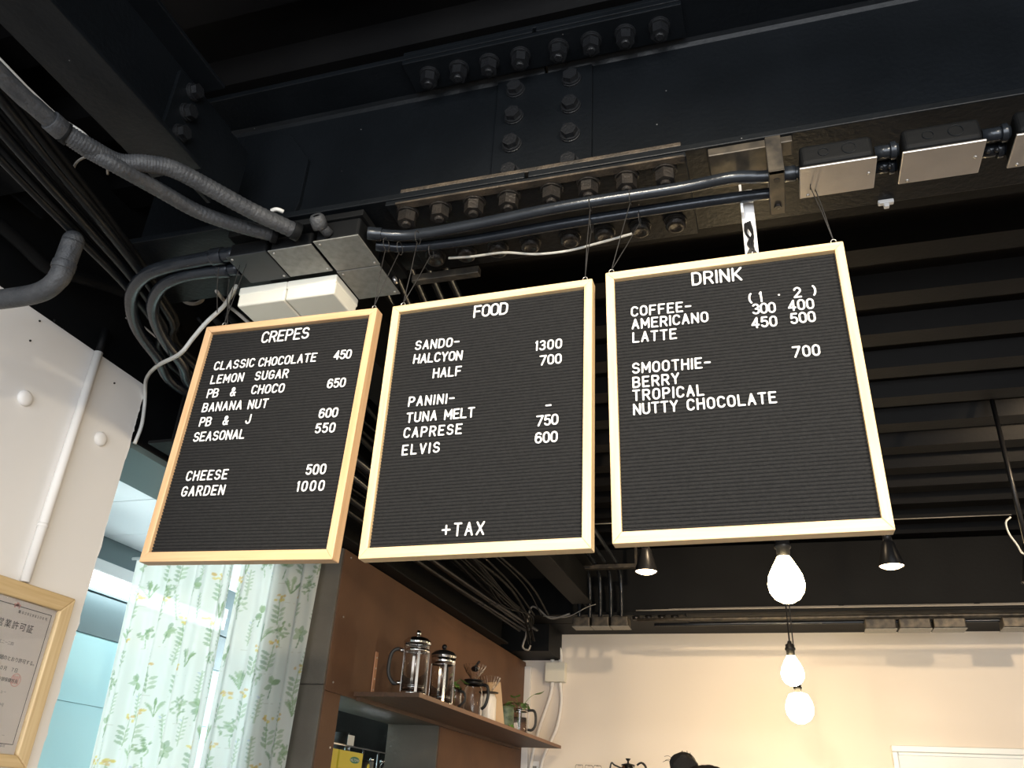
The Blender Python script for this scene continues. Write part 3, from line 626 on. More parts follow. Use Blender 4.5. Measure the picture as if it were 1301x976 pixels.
# white flex cable down the end of the wall
wcab = [atz(300, 364, 2.66), aty(285, 388, 1.50), aty(262, 410, 1.50), aty(245, 430, 1.52), aty(228, 450, 1.56), aty(200, 465, 1.70), aty(186, 482, 1.86), aty(184, 510, 1.93), aty(180, 540, 1.935), aty(171, 564, 1.935)]
cord(wcab, .0058, 'white cable looping from the box cluster down the end of the white wall', 'white_wire', 'cable', name='cable', n=8, sm=10)
cord([atz(275, 370, 2.66), aty(290, 388, 1.55), aty(302, 398, 1.50), aty(318, 412, 1.52)], .0045, 'grey cable dropping behind the left cream box', 'grey_wire', 'cable', name='cable', n=8)
for q in range(2):
    cord([aty(245+(13+2*q)*math.cos(a_*.6), 376+(9+q*2)*math.sin(a_*.6), 1.62+.01*q) for a_ in range(11)], .0035, ('inner','outer')[q]+' turn of the coiled white cable behind the left pipes', 'grey_wire', 'cable', name='cable', n=6)
cord([aty(160, 404, 1.7), aty(178, 412, 1.7), aty(200, 430, 1.75), aty(224, 450, 1.8), aty(250, 462, 1.85)], .003, 'thin dark cable sagging beside the bent pipes', 'grey_wire', 'cable', name='cable')

# five conduits along the deck
for k in range(5):
    x = -1.195+.0665*k
    yd = 5.18
    zc = 2.985
    t = conduit([(x+.2-.02*k, 1.55, zc-.02), (x+.02, 2.6, zc), (x, 4.0, zc), (x, 4.9, zc), (x, 5.05, zc-.008), (x, 5.135, zc-.05), (x, 5.165, zc-.12), (x, yd-.01, 2.8), (x, yd-.01, 2.672)], .0125, 'deck conduit bending down to the rear boxes, %s of five from the left' % ('first', 'second', 'third', 'fourth', 'fifth')[k], 'conduit', rings=(.55,), group='five conduits along the deck')
tag(obj('strut_channel', MB().box((-1.26, 4.99, 2.945), (-.80, 5.03, 2.970)).box((-1.26, 4.995, 2.97), (-1.245, 5.02, 3.235)).box((-.815, 4.995, 2.97), (-.80, 5.02, 3.235)), 'zinc', bevel=.002), 'strut channel carrying the five conduits near the rear wall', 'bracket')
def rearbox(xa, xb, label, y0=5.13, z=2.618, grp='junction boxes under the rear beam'):
    t = thing('junction_box', label, 'junction box', ((xa+xb)/2, y0+.06, z), grp)
    obj('body', MB().box((xa+.003, y0, z+.004), (xb-.003, y0+.11, z+.06)), 'zinc', t, bevel=.006)
    obj('lid', MB().box((xa, y0, z), (xb, y0+.115, z+.0035)), 'greylid', t, bevel=.001)
for k in range(3):
    rearbox(-1.225+.118*k, -1.225+.118*k+.113, '%s of three joined boxes below the five conduits' % ('left', 'middle', 'right')[k], 5.10)
for k, px in enumerate((1119, 1163, 1207, 1296)):
    x = aty(px, 797, 5.27).x
    rearbox(x-.085, x+.085, ('leftmost', 'second from left', 'third from left', 'rightmost')[k]+' junction box of the row over the back wall, right of the bulbs', 5.25)
for k, (z, y_, a, b_) in enumerate(((2.69, 5.27, -.85, 3.2), (2.67, 5.32, -.75, 3.2), (2.745, 5.26, -.6, 3.2))):
    conduit([(a, y_, z), ((a+b_)/2, y_, z+.004), (b_, y_, z)], .010, ('lower', 'middle', 'upper')[k]+' horizontal pipe along the rear beam', 'conduit' if k else 'zinc', rings=(.3, .5), name='pipe')
for k in range(4):
    pts = [(-.85+.1*k+.5*i, 5.235+.006*k, 2.7400+.0035*k+rnd.uniform(0, .002)) for i in range(7)]
    cord(pts, .0035, 'pale cable lying along the ledge of the rear beam', 'grey_wire', 'cable', 'pale cables on the rear beam', 'cable', n=6)
cord([atz(1135, 660, 3.231), atz(1285, 654, 3.231)], .0035, 'thin pale rod under the deck at right', 'grey_wire', 'rod', name='rod', sm=1)
cord([atz(753, 666, 3.231), atz(777, 665, 3.231)], .0035, 'short piece of pale rod seen between the FOOD and DRINK boards', 'grey_wire', 'rod', name='rod', sm=1)
cord([aty(1284, 657, 3.9), aty(1278, 664, 3.9), aty(1282, 678, 3.9), aty(1292, 692, 3.9), aty(1299, 703, 3.9), aty(1308, 704, 3.9)], .004, 'white cable hooking down at the right edge', 'white_wire', 'cable', name='cable', n=6)
# cables in the far left corner and the pale wall box
lp = [aty(724, 780, 5.2), aty(700, 786, 5.2), aty(684, 774, 5.2), aty(675, 772, 5.2), aty(670, 790, 5.2), aty(668, 808, 5.2), aty(664, 822, 5.2), aty(671, 826, 5.2), aty(674, 820, 5.2)]
cord(lp, .006, 'pale cable looped over the corner above the shelf', 'grey_wire', 'cable', name='cable', n=6)
cord([aty(690, 783, 5.15), aty(720, 784, 5.15), aty(745, 772, 5.15), aty(757, 768, 5.15)], .003, 'thin dark cable from the corner to the rear boxes', 'grey_wire', 'cable', name='cable')
struct(obj('trim_4', MB().box((-1.86, 5.495, 2.545), (-1.475, YB-.001, 2.7195)), 'steel_dark'))
p0 = aty(705, 855, 5.80)
t = thing('switch_box', 'pale beige square box on the wall beyond the shelf', 'junction box', p0)
bx0, bx1 = aty(693, 855, 5.80).x, aty(718, 855, 5.80).x
obj('cover', MB().box((bx0, 5.785, 2.395), (bx1, 5.849, 2.525)), 'cream', t, bevel=.004)
for k, x in enumerate((bx0+.04, bx0+.10)):
    conduit([(x, 5.825, 2.527), (x-.002, 5.825, 2.60), (x-.04, 5.80, 2.66), (x-.09, 5.74, 2.69)], .012, ('left', 'right')[k]+' white hose rising from the beige wall box', 'white_wall', name='hose', rings=(.05,))
conduit([(bx0+.045, 5.825, 2.393), (bx0+.03, 5.825, 2.30), (bx0-.045, 5.825, 2.08), (bx0-.09, 5.825, 1.85), (bx0-.1, 5.825, 1.5)], .011, 'left white hose falling from the beige wall box', 'white_wall', name='hose', rings=(.05,))
conduit([(bx0+.10, 5.825, 2.393), (bx0+.11, 5.825, 2.27), (bx0+.08, 5.825, 2.10), (bx0-.01, 5.825, 1.90), (bx0-.04, 5.825, 1.6)], .011, 'right white hose bowing out below the beige wall box', 'white_wall', name='hose', rings=(.05,))
# paper tags under the shelf end
t = thing('wall_sticker', 'small white switch plate low beside the shelf end', 'switch', (-1.66, YB-.01, 1.80))
obj('plate', MB().box((-1.665, YB-.012, 1.78), (-1.61, YB-.001, 1.90)), 'white_pl', t, bevel=.002); obj('rocker', MB().box((-1.65, YB-.016, 1.83), (-1.625, YB-.0121, 1.87)), 'greylid', t, bevel=.001)

# ================================================================== LAMPS
def pendant(x, y, z, label, topz, point, bs=1.0):
    t = thing('pendant_bulb', label, 'lamp', (x, y, z), 'bare glowing bulbs hanging on cords')
    obj('bulb', MB().lathe([(.016, .075)]+[(a_*bs, b_*bs) for a_, b_ in ((.021/bs, .066/bs if bs == 1 else .052), (.033, .045), (.044, .022), (.0480, 0), (.0445, -.022), (.032, -.040), (.014, -.050), (0, -.052))], (x, y, z), 28), 'bulb', t)
    obj('socket', MB().lathe([(0, .135), (.008, .135), (.010, .125), (.019, .120), (.019, .108), (.022, .106), (.022, .098), (.018, .095), (.017, .072), (0, .072)], (x, y, z), 20), 'black', t)
    obj('cord', MB().cyl((x, y, z+.134), (x, y, topz), .0032, 8), 'black', t)
    l = bpy.data.lights.new('bulb_light', 'POINT'); l.energy = point; l.color = (1, .72, .40); l.shadow_soft_size = .05
    o = bpy.data.objects.new('bulb_light', l); C.objects.link(o); o.parent = t; o.location = (0, 0, -.05*bs-.04)
pb = aty(999, 742, 2.33); pendant(pb.x, pb.y, pb.z, 'nearest and largest glowing bulb, just below the DRINK board', 3.302, 3)
pb = aty(1007, 856, 3.92); pendant(pb.x, pb.y, pb.z, 'middle glowing bulb with its black socket showing against the wall', 3.302, 5)
pb = aty(1016, 900, 4.96); pendant(pb.x, pb.y, pb.z, 'lowest glowing bulb, furthest back near the cream wall', 3.302, 16, 1.5)
def spot(px, py, y, label, aim=None, power=9, lit=True):
    p = aty(px, py, y); t = thing('ceiling_spotlight', label, 'lamp', p)
    obj('shade', MB().lathe([(.048, .004), (.050, 0), (.051, .002), (.028, .085), (.026, .10), (.022, .105), (0, .106)], p, 24), 'black', t)
    obj('lens', MB().lathe([(.0475, .006), (.044, .001), (.03, -.006), (0, -.010)], p, 24), 'lens' if lit else 'black', t)
    obj('neck', MB().cyl(p+Vector((0, 0, .1061)), p+Vector((0, 0, .15)), .018, 12).cyl(p+Vector((0, 0, .15)), Vector((p.x, p.y, 3.301)), .010, 12), 'black', t)
    if lit:
        l = bpy.data.lights.new('spot_light', 'SPOT'); l.energy = power; l.color = (1, .74, .48); l.spot_size = ANG(110); l.spot_blend = .6; l.shadow_soft_size = .03
        o = bpy.data.objects.new('spot_light', l); C.objects.link(o); o.parent = t; o.location = (0, 0, -.02)
        o.rotation_euler = (ANG(25), 0, 0)
spot(821, 727, 3.7, 'lit black cone spotlight between the FOOD and DRINK boards'); spot(1133, 720, 3.7, 'lit black cone spotlight under the right corner of the DRINK board')
spot(1316, 740, 3.7, 'unlit black spotlight at the right edge of the photo', lit=False)
# wall washer spots fixed to the deck, hidden behind the boards
for k, (x, y_, z) in enumerate(((1.45, 3.2, 2.98), (-.15, 3.2, 3.02))):
    t = thing('track_spotlight', ('right', 'left')[k]+'-hand black track spotlight under the deck aimed at the back wall', 'lamp', (x, y_, z))
    d = (Vector((x-.25, YB, 2.1))-Vector((x, y_, z))).normalized()
    q = Vector((x, y_, z))
    obj('barrel', MB().tube([q-d*.13, q-d*.01, q-d*.004], [.035, .042, .042], 18), 'black', t); obj('bracket', MB().cyl(q-d*.08+Vector((0, 0, .03)), Vector((q.x-d.x*.08, q.y-d.y*.08, 3.301)), .008, 10), 'black', t)
    l = bpy.data.lights.new('spot_light', 'SPOT'); l.energy = 85; l.color = (1, .75, .48); l.spot_size = ANG(118); l.spot_blend = .5; l.shadow_soft_size = .025
    o = bpy.data.objects.new('spot_light', l); C.objects.link(o); o.parent = t; o.location = (0, 0, 0); o.rotation_euler = d.to_track_quat('-Z', 'Y').to_euler()
# cafe lamps in front of the boards, above and behind the camera
for k, (x, y_) in enumerate(((-.5, -1.1), (1.3, -.9))):
    t = thing('ceiling_spotlight', ('left', 'right')[k]+'-hand ceiling lamp behind the viewer, lighting the menu boards', 'lamp', (x, y_, 2.9))
    q = Vector((x, y_, 2.95)); obj('shade', MB().lathe([(.06, 0), (.061, .003), (.03, .09), (0, .10)], q, 24), 'black', t); obj('neck', MB().cyl(q+Vector((0, 0, .09)), (x, y_, 3.301), .01, 10), 'black', t)
    l = bpy.data.lights.new('spot_light', 'SPOT'); l.energy = 330; l.color = (1, .85, .64); l.spot_size = ANG(44); l.spot_blend = .8; l.shadow_soft_size = .05
    o = bpy.data.objects.new('spot_light', l); C.objects.link(o); o.parent = t; o.location = (0, 0, .03); d = Vector((-.35, 1.28, 2.15))-q; o.rotation_euler = d.to_track_quat('-Z', 'Y').to_euler()

# ================================================================== CERTIFICATE
cx = XL+.003
t = thing('framed_certificate', 'wood-framed Japanese business licence hanging on the left white wall', 'frame', (XL, 1.6, 1.60))
ya, yb_, za, zb_ = 1.30, 1.868, 1.600, 2.030; fwd = .042
def crail(q, m):
    b = MB(); b.prism([(cx, y_, z) for y_, z in q], (.018, 0, 0)); obj('frame_rail', b, m, t, bevel=.004, seg=3)
iy0, iy1, iz0, iz1 = ya+fwd, yb_-fwd, za+.03, zb_-.042
crail([(ya, zb_), (yb_, zb_), (iy1, iz1), (iy0, iz1)], 'cert_x'); crail([(ya, za), (yb_, za), (iy1, iz0), (iy0, iz0)], 'cert_x')
crail([(yb_, zb_), (yb_, za), (iy1, iz0), (iy1, iz1)], 'cert_z'); crail([(ya, zb_), (ya, za), (iy0, iz0), (iy0, iz1)], 'cert_z')
pap = obj('paper', MB().box((cx, iy0-.002, iz0-.002), (cx+.004, iy1+.002, iz1+.002)), 'paper', t); px_ = cx+.0044
ln = MB()
for a, b_ in (((iy0+.01, iz1-.016), (iy1-.012, iz1-.0145)), ((iy0+.01, iz0+.022), (iy1-.012, iz0+.0235)), ((iy1-.0135, iz0+.022), (iy1-.012, iz1-.0145))): ln.box((px_-.0003, *a), (px_+.0001, *b_))
obj('printed_border', ln, 'ink', t)
obj('glazing', MB().box((cx+.0075, iy0-.002, iz0-.002), (cx+.0090, iy1+.002, iz1+.002)), 'glass', t)
def text(s, y_, z, size, m, parent=t, right=True, nm='printed_text', sp=1):
    cu = bpy.data.curves.new(nm, 'FONT'); cu.body = s; cu.size = size; cu.align_x = 'RIGHT' if right else 'LEFT'; cu.materials.append(M[m]); cu.extrude = .0001
    o = bpy.data.objects.new(nm, cu); C.objects.link(o); o.parent = parent; o.location = Vector((px_+.0002, y_, z))-wloc(parent)
    o.rotation_euler = (ANG(90), 0, ANG(90))
    if sp != 1: cu.space_character = sp
    return bake(o)
text('営業許可証', 1.768, 1.918, .0215, 'ink', sp=1.22)
text('第 ０２０１９８１０８ 号', 1.803, 1.957, .0085, 'ink')
text('東京都世田谷区二ー二四', 1.722, 1.878, .0095, 'ink_l'); text('東京　ー　信義', 1.705, 1.843, .0095, 'ink_l')
text('第１項の規定により下記のとおり許可する。', 1.812, 1.845-.0, .0115, 'ink') if False else text('規定により下記のとおり許可する。', 1.812, 1.842, .0120, 'ink')
text('平成２９年１０月　７日', 1.760, 1.818, .0115, 'ink'); text('中部保健所長', 1.770, 1.793, .0105, 'ink')
text('記　ニュー', 1.745, 1.765, .0095, 'ink_l'); text('地区　番号', 1.750, 1.735, .0095, 'ink_l')
text('ー', 1.780, 1.668, .009, 'ink_l'); text('注意事項', 1.790, 1.645, .008, 'ink_l')
sb = MB().lathe([(.016, 0), (.016, .0001), (.0142, .0001), (.0142, 0)], (px_, 1.762, 1.800), 28, Matrix.Rotation(ANG(90), 3, 'Y'))
for q in range(5): sb.box((px_, 1.751+.0045*q, 1.79), (px_+.0001, 1.7535+.0045*q, 1.81))
obj('red_stamp', sb, 'stamp', t)
sb = MB(); yy, z_ = 1.697, 1.985
for a, b_ in (((-.011, 0), (.011, .004)), ((-.004, -.003), (.004, .008)), ((-.009, -.006), (-.005, 0)), ((.005, -.006), (.009, 0))): sb.box((px_, yy+a[0], z_-.012+a[1]), (px_+.0001, yy+b_[0], z_-.012+b_[1]))
obj('red_crest', sb, 'stamp', t)

# ================================================================== CURTAINS
import numpy as np
rng = np.random.default_rng(5)
Wc, Hc, HG = 1.36, 2.8, 1.88; NX, NZ = 300, 620
img = np.zeros((NZ, NX, 3), np.float32); img[:] = (.75, .752, .69)
XX, ZZ = np.meshgrid(np.linspace(0, Wc, NX), np.linspace(0, Hc, NZ))
def blob(x, z, a, b, th, col, al=.66, leaf=True):
    s = max(a, b)*1.1; i0, i1 = np.searchsorted(XX[0], [x-s, x+s]); j0, j1 = np.searchsorted(ZZ[:, 0], [z-s, z+s])
    if i1 <= i0 or j1 <= j0: return
    dx = XX[j0:j1, i0:i1]-x; dz = ZZ[j0:j1, i0:i1]-z
    u = (dx*np.cos(th)+dz*np.sin(th))/a; v = (-dx*np.sin(th)+dz*np.cos(th))/b
    wdt = np.clip(1-u*u, 0, 1) if leaf else np.sqrt(np.clip(1-u*u, 0, 1))
    m = ((np.abs(v) < wdt) & (np.abs(u) < 1)).astype(np.float32)[..., None]*al
    img[j0:j1, i0:i1] = img[j0:j1, i0:i1]*(1-m)+np.array(col, np.float32)*m
def stem(x0, z0, x1, z1, col):
    n = int(math.hypot(x1-x0, z1-z0)/.003)+2
    for k in range(n): f = k/(n-1); blob(x0+(x1-x0)*f, z0+(z1-z0)*f, .0035, .0026, 0, col, .7, False)
GR = [(.26, .37, .19), (.34, .45, .26), (.22, .33, .19), (.44, .52, .35)]; YE = [(.72, .58, .16), (.66, .46, .18)]; BL = [(.42, .48, .62)]
PS = .72
def plant(x, z, kind):
    th = rng.uniform(-.25, .25)
    if kind == 0:      # leafy cluster
        for k in range(34): a = rng.uniform(0, 6.28); r = rng.uniform(.0, .048); blob(x+r*math.cos(a), z+r*math.sin(a)*1.25, .014, .006, rng.uniform(0, 3.1), GR[rng.integers(4)])
        stem(x, z-.05, x+.01, z-.10, GR[1])
    elif kind == 1:    # stem with big leaves and yellow heads
        stem(x, z-.09, x+th*.1, z+.06, GR[1])
        for k in range(7): s = 1 if k % 2 else -1; blob(x+s*.018, z-.07+k*.014, .022, .009, s*.6, GR[k % 4])
        for k in range(8): blob(x+th*.1+rng.uniform(-.028, .028), z+.07+rng.uniform(-.02, .02), .009, .008, 0, YE[k % 2], .8, False)
    elif kind == 2:    # narrow sprig, bluish flowers
        stem(x, z-.08, x+th*.15, z+.08, GR[3])
        for k in range(12): s = 1 if k % 2 else -1; blob(x+s*.009+th*.15*k/12, z-.05+k*.011, .010, .004, s*.8, (BL+GR)[k % 5 if k > 6 else 1+k % 4], .6)
    elif kind == 3:    # long blades
        for k in range(6): a = 1.57+rng.uniform(-.9, .9); stem(x, z-.05, x+.05*math.cos(a), z-.05+.09*math.sin(a), GR[k % 4]); blob(x+.045*math.cos(a), z-.05+.085*math.sin(a), .028, .008, a, GR[k % 4])
    elif kind == 4:    # broad round leaves
        for k in range(5): a = rng.uniform(0, 6.28); blob(x+.022*math.cos(a), z+.028*math.sin(a), .026, .015, a, GR[k % 3])
        stem(x, z-.02, x-.01, z-.08, GR[2])
    if rng.random() < .55:      # scribbled plant name under the sprig, too fine to read
        for k in range(12): blob(x-.03+.005*k, z-.105+rng.uniform(-.001, .001), .0026, .0016, rng.uniform(0, 3), (.50, .47, .36), .5)
k = 0
for iz in range(20):
    for ix in range(10):
        plant(.06+ix*.138+rng.uniform(-.03, .03)+(iz % 2)*.06, .08+iz*.14+rng.uniform(-.03, .03), [0, 2, 1, 4, 3, 2, 1][(ix*3+iz*2) % 7])
mc = bpy.data.materials.new('printed_voile'); mc.use_nodes = True; nt = mc.node_tree; N = nt.nodes; L = nt.links
for n_ in list(N): N.remove(n_)
out = N.new('ShaderNodeOutputMaterial'); at_ = N.new('ShaderNodeAttribute'); at_.attribute_name = 'print'
df = N.new('ShaderNodeBsdfDiffuse'); tr = N.new('ShaderNodeBsdfTranslucent'); mx = N.new('ShaderNodeMixShader'); mx.inputs[0].default_value = .5
tp = N.new('ShaderNodeBsdfTransparent'); mx2 = N.new('ShaderNodeMixShader'); mx2.inputs[0].default_value = .03
L.new(at_.outputs['Color'], df.inputs[0]); L.new(at_.outputs['Color'], tr.inputs[0]); L.new(df.outputs[0], mx.inputs[1]); L.new(tr.outputs[0], mx.inputs[2])
L.new(mx.outputs[0], mx2.inputs[1]); L.new(tp.outputs[0], mx2.inputs[2]); L.new(mx2.outputs[0], out.inputs[0])
def curtain(label, xt0, xt1, xb0, xb1, i0, i1, y_, ph):
    """cloth strip from z 0.62 to 2.50 with folds"""
    t = thing('curtain', label, 'curtain', ((xt0+xt1)/2, y_, .62), 'printed curtains in the kitchen doorway')
    n = i1-i0; me = bpy.data.meshes.new('cloth'); vs = []
    for j in range(NZ):
        f = j/(NZ-1)
        for i in range(n):
            u = i/(n-1); a = xb0+(xt0-xb0)*f; b = xb1+(xt1-xb1)*f
            s = u*(b-a); fold = .022*math.sin(s*42+ph+.5*math.sin(f*3))*(1-.25*f)+.009*math.sin(s*95+ph*2+f*2)
            vs.append((a+s+.006*math.cos(s*42+ph), y_+fold, .62+HG*f))
    fs = [(j*n+i, j*n+i+1, (j+1)*n+i+1, (j+1)*n+i) for j in range(NZ-1) for i in range(n-1)]
    off = wloc(t); me.from_pydata([(v[0]-off.x, v[1]-off.y, v[2]-off.z) for v in vs], [], fs)
    ca = me.color_attributes.new('print', 'FLOAT_COLOR', 'POINT'); colr = np.ones((NZ, n, 4), np.float32); colr[..., :3] = img[:, i0:i1]
    ca.data.foreach_set('color', colr.ravel()); me.polygons.foreach_set('use_smooth', [True]*len(fs)); me.materials.append(mc)
    o = bpy.data.objects.new('cloth', me); C.objects.link(o); o.parent = t
    hem = MB(); hem.tube([(xb0+(xt0-xb0)*0+(xb1-xb0)*q/30, y_+.022*math.sin((xb1-xb0)*q/30*42+ph), .625) for q in range(31)], .003, 6); obj('hem', hem, 'white_pl', t)
p1, p2 = aty(303, 718, 3.03), aty(250, 976, 3.03)
def ext(pa, pb_, z): f = (z-pb_.z)/(pa.z-pb_.z); return pb_.x+(pa.x-pb_.x)*f
sl = (p1, p2); q1, q2 = aty(168, 722, 3.03), aty(108, 976, 3.03); r1, r2 = aty(404, 716, 3.0), aty(360, 958, 3.0)
curtain('left floral curtain panel, wider one, beside the tiled kitchen wall', ext(q1, q2, 2.50), ext(*sl, 2.50)-.004, ext(q1, q2, .9), ext(*sl, .9)-.004, 0, 165, 3.03, .3)
curtain('right floral curtain panel, overlapping the slate tiles', ext(*sl, 2.50)+.010, ext(r1, r2, 2.50), ext(*sl, .9)+.010, ext(r1, r2, .9), 165, 300, 3.03, 1.9)
t = thing('curtain_rod', 'thin rod holding the two floral curtains behind the CREPES board', 'rod', (-2.3, 3.03, 2.50))
obj('rod', MB().cyl((-2.765, 3.03, 2.505), (-1.80, 3.03, 2.505), .007, 10), 'white_pl', t)
for x in (-1.95, -1.82): obj('end_bracket', MB().box((x-.006, 3.022, 2.498), (x+.006, 3.0755, 2.512)), 'white_pl', t)

# ================================================================== SHELF AND WHAT STANDS ON IT
SZ = 1.990
t = thing('wall_shelf', 'long brown board shelf on the brown partition, holding coffee makers', 'shelf', (-1.6, 4.5, SZ-.018))
obj('board', MB().box((XBR+.0005, 3.33, SZ-.018), (-1.435, 5.72, SZ)), 'shelf', t, bevel=.001)
obj('edge_strip', MB().box((-1.4349, 3.33, SZ-.018), (-1.432, 5.72, SZ)), 'stain', t)
obj('cleat', MB().box((XBR+.0005, 3.36, SZ-.034), (XBR+.020, 5.60, SZ-.0181)), 'shelf', t)
p = atx(473, 875, XBR+.01)
t = thing('shelf_bracket', 'upright copper-coloured bracket with holes left of the first french press', 'bracket', (XBR+.003, 3.60, SZ))
yy = atx(474, 870, XBR+.003).y
obj('strap', MB().box((XBR+.0005, yy-.014, SZ+.0005), (XBR+.006, yy+.014, SZ+.19)), mat('copper_paint', (.40, .19, .10), .5), t, bevel=.003)
for q in range(4): obj('screw', MB().cyl((XBR+.006, yy, SZ+.03+q*.045), (XBR+.0075, yy, SZ+.03+q*.045), .004, 10), 'steelwire', t)
def press(x, y, r, h, label, handle_ang, lidm, knobm, band=False, scale=1.0):
    t = thing('french_press', label, 'french press', (x, y, SZ+.0005)); z0 = SZ+.0005
    P = lambda rr, zz: (rr, zz)
    obj('glass_beaker', MB().lathe([(0, .012), (r-.004, .012), (r-.001, .016), (r-.001, h), (r+.002, h+.004), (r-.0005, h+.003), (r-.0035, h-.002), (r-.0035, .018), (0, .0155)], (x, y, z0), 32), 'glass', t)
    obj('base_ring', MB().lathe([(r-.006, .0), (r+.0015, 0), (r+.0025, .006), (r+.0015, .011), (r-.006, .011)], (x, y, z0), 32, closed=True), 'chrome', t)
    fr = MB()
    for k in range(4):
        a = k*math.pi/2+.6; c_, s_ = math.cos(a), math.sin(a)
        X = Matrix(((c_, -s_, 0), (s_, c_, 0), (0, 0, 1)))
        fr.box((r+.0002, -.006, .008), (r+.0018, .006, h-.02), X=Matrix.Translation((x, y, z0)).to_3x3() @ X if False else None) if False else None
        for seg_ in range(1):
            pts = [X @ Vector(q)+Vector((x, y, z0)) for q in ((r+.0002, -.0055, .008), (r+.0002, .0055, .008), (r+.0002, .0055, h-.02), (r+.0002, -.0055, h-.02))]
            fr.prism(pts, X @ Vector((.0015, 0, 0)))
    obj('frame_strap', fr, 'chrome', t)
    obj('frame_band', MB().lathe([(r+.0002, h-.035), (r+.0022, h-.035), (r+.0022, h-(.0 if band else .022)), (r+.0002, h-(.0 if band else .022))], (x, y, z0), 32, closed=True), 'chrome', t)
    lo = obj('lid', MB().lathe([(r+.003, h+.003), (r+.0045, h+.006), (r+.0035, h+.012), (r*.82, h+.024), (r*.45, h+.031), (0, h+.033)], (x, y, z0), 32), lidm, t)
    obj('lid_rim', MB().lathe([(r-.004, h-.006), (r+.0035, h+.0005), (r+.005, h+.0035), (r+.004, h+.006), (r-.004, h+.004)], (x, y, z0), 32, closed=True), 'chrome', t)
    obj('knob', MB().sphere((x, y, z0+h+.047), .0125, 10).cyl((x, y, z0+h+.030), (x, y, z0+h+.040), .005, 12), knobm, t)
    obj('plunger_rod', MB().cyl((x, y, z0+.03), (x, y, z0+h+.03), .0022, 8), 'chrome', t)
    obj('plunger_disc', MB().cyl((x, y, z0+.026), (x, y, z0+.031), r-.006, 24).cyl((x, y, z0+.034), (x, y, z0+.036), r-.008, 24), 'chrome', t)
    c_, s_ = math.cos(handle_ang), math.sin(handle_ang); hp = []
    for u, z in ((r+.004, h-.028), (r+.030, h-.024), (r+.052, h-.045), (r+.058, h*.5), (r+.050, h*.5-.045+.01), (r+.030, .045), (r+.006, .048)): hp.append((x+c_*u, y+s_*u, z0+z))
    hd_ = obj('handle', MB().tube(smooth_path(hp, 6), .0078, 10), 'rubber', t)
    obj('handle_ferrule', MB().cyl((x+c_*(r+.001), y+s_*(r+.001), z0+h-.028), (x+c_*(r+.020), y+s_*(r+.020), z0+h-.026), .0088, 12).cyl((x+c_*(r+.001), y+s_*(r+.001), z0+.048), (x+c_*(r+.020), y+s_*(r+.020), z0+.047), .0088, 12), 'chrome', t)
press(-1.505, 3.425, .0545, .208, 'tall french press with a chrome lid at the near end of the shelf', ANG(200), 'chrome', 'chrome')
press(-1.505, 3.74, .0545, .208, 'french press with a black lid and chrome band, second on the shelf', ANG(100), 'black', 'black', band=True)
def cup_glass(prof, x, y, nm='glass', th=.0022):
    inner = [(max(r_-th, 0), z_+(th if i == 0 else 0)) for i, (r_, z_) in enumerate(prof)]
    return MB().lathe([(0, prof[0][1])]+prof+inner[::-1]+[(0, prof[0][1]+th)], (x, y, SZ+.0005), 28)
t = thing('glass_creamer', 'small glass jug with a sprig in it behind the second french press', 'jug', (-1.53, 3.99, SZ))
obj('body', cup_glass([(.030, 0), (.031, .08), (.029, .11)], -1.53, 3.99), 'glass', t); obj('base_ring', MB().lathe([(.0305, 0), (.033, 0), (.033, .012), (.0315, .012)], (-1.53, 3.99, SZ+.0005), 24, closed=True), 'chrome', t)
obj('handle', MB().tube(smooth_path([(-1.505, 3.965, SZ+.095), (-1.475, 3.965, SZ+.085), (-1.470, 3.965, SZ+.05), (-1.50, 3.965, SZ+.02)], 5), .006, 8), 'rubber', t)
def leaf_mesh(L_=.035, Wd=.02):
    b = MB(); vs = []; n = 7
    for i in range(n+1):
        f = i/n; w_ = Wd*math.sin(math.pi*f**.8)*.5; c_ = -.008*math.sin(f*2.6)
        vs += [(f*L_, -w_, c_+w_*.35), (f*L_, 0, c_), (f*L_, w_, c_+w_*.35)]
    fs = []
    for i in range(n): a = i*3; fs += [(a, a+3, a+4, a+1), (a+1, a+4, a+5, a+2)]
    b.add(vs, fs, True); return b.mesh('leaf', M['leaf'])
lfm = leaf_mesh()
def sprig(root, pts, leaves):
    for P in pts: obj('stem', MB().tube(smooth_path(P, 5), .0013, 6), 'leaf', root)
    for p_, yaw, pitch_, s_ in leaves:
        o = inst('leaf', lfm, root, p_, (0, pitch_, yaw)); s_ *= 1.3; o.scale = (s_, s_, s_)
sprig(t, [[(-1.53, 3.99, SZ+.02), (-1.53, 3.98, SZ+.12), (-1.51, 3.99, SZ+.15)]], [((-1.51, 3.99, SZ+.15), .5, .2, 1.2), ((-1.53, 3.98, SZ+.13), 1.5, .0, 1.1), ((-1.525, 3.98, SZ+.12), -.6, .3, 1.0), ((-1.53, 3.99, SZ+.14), 2.6, .1, 1.1)])
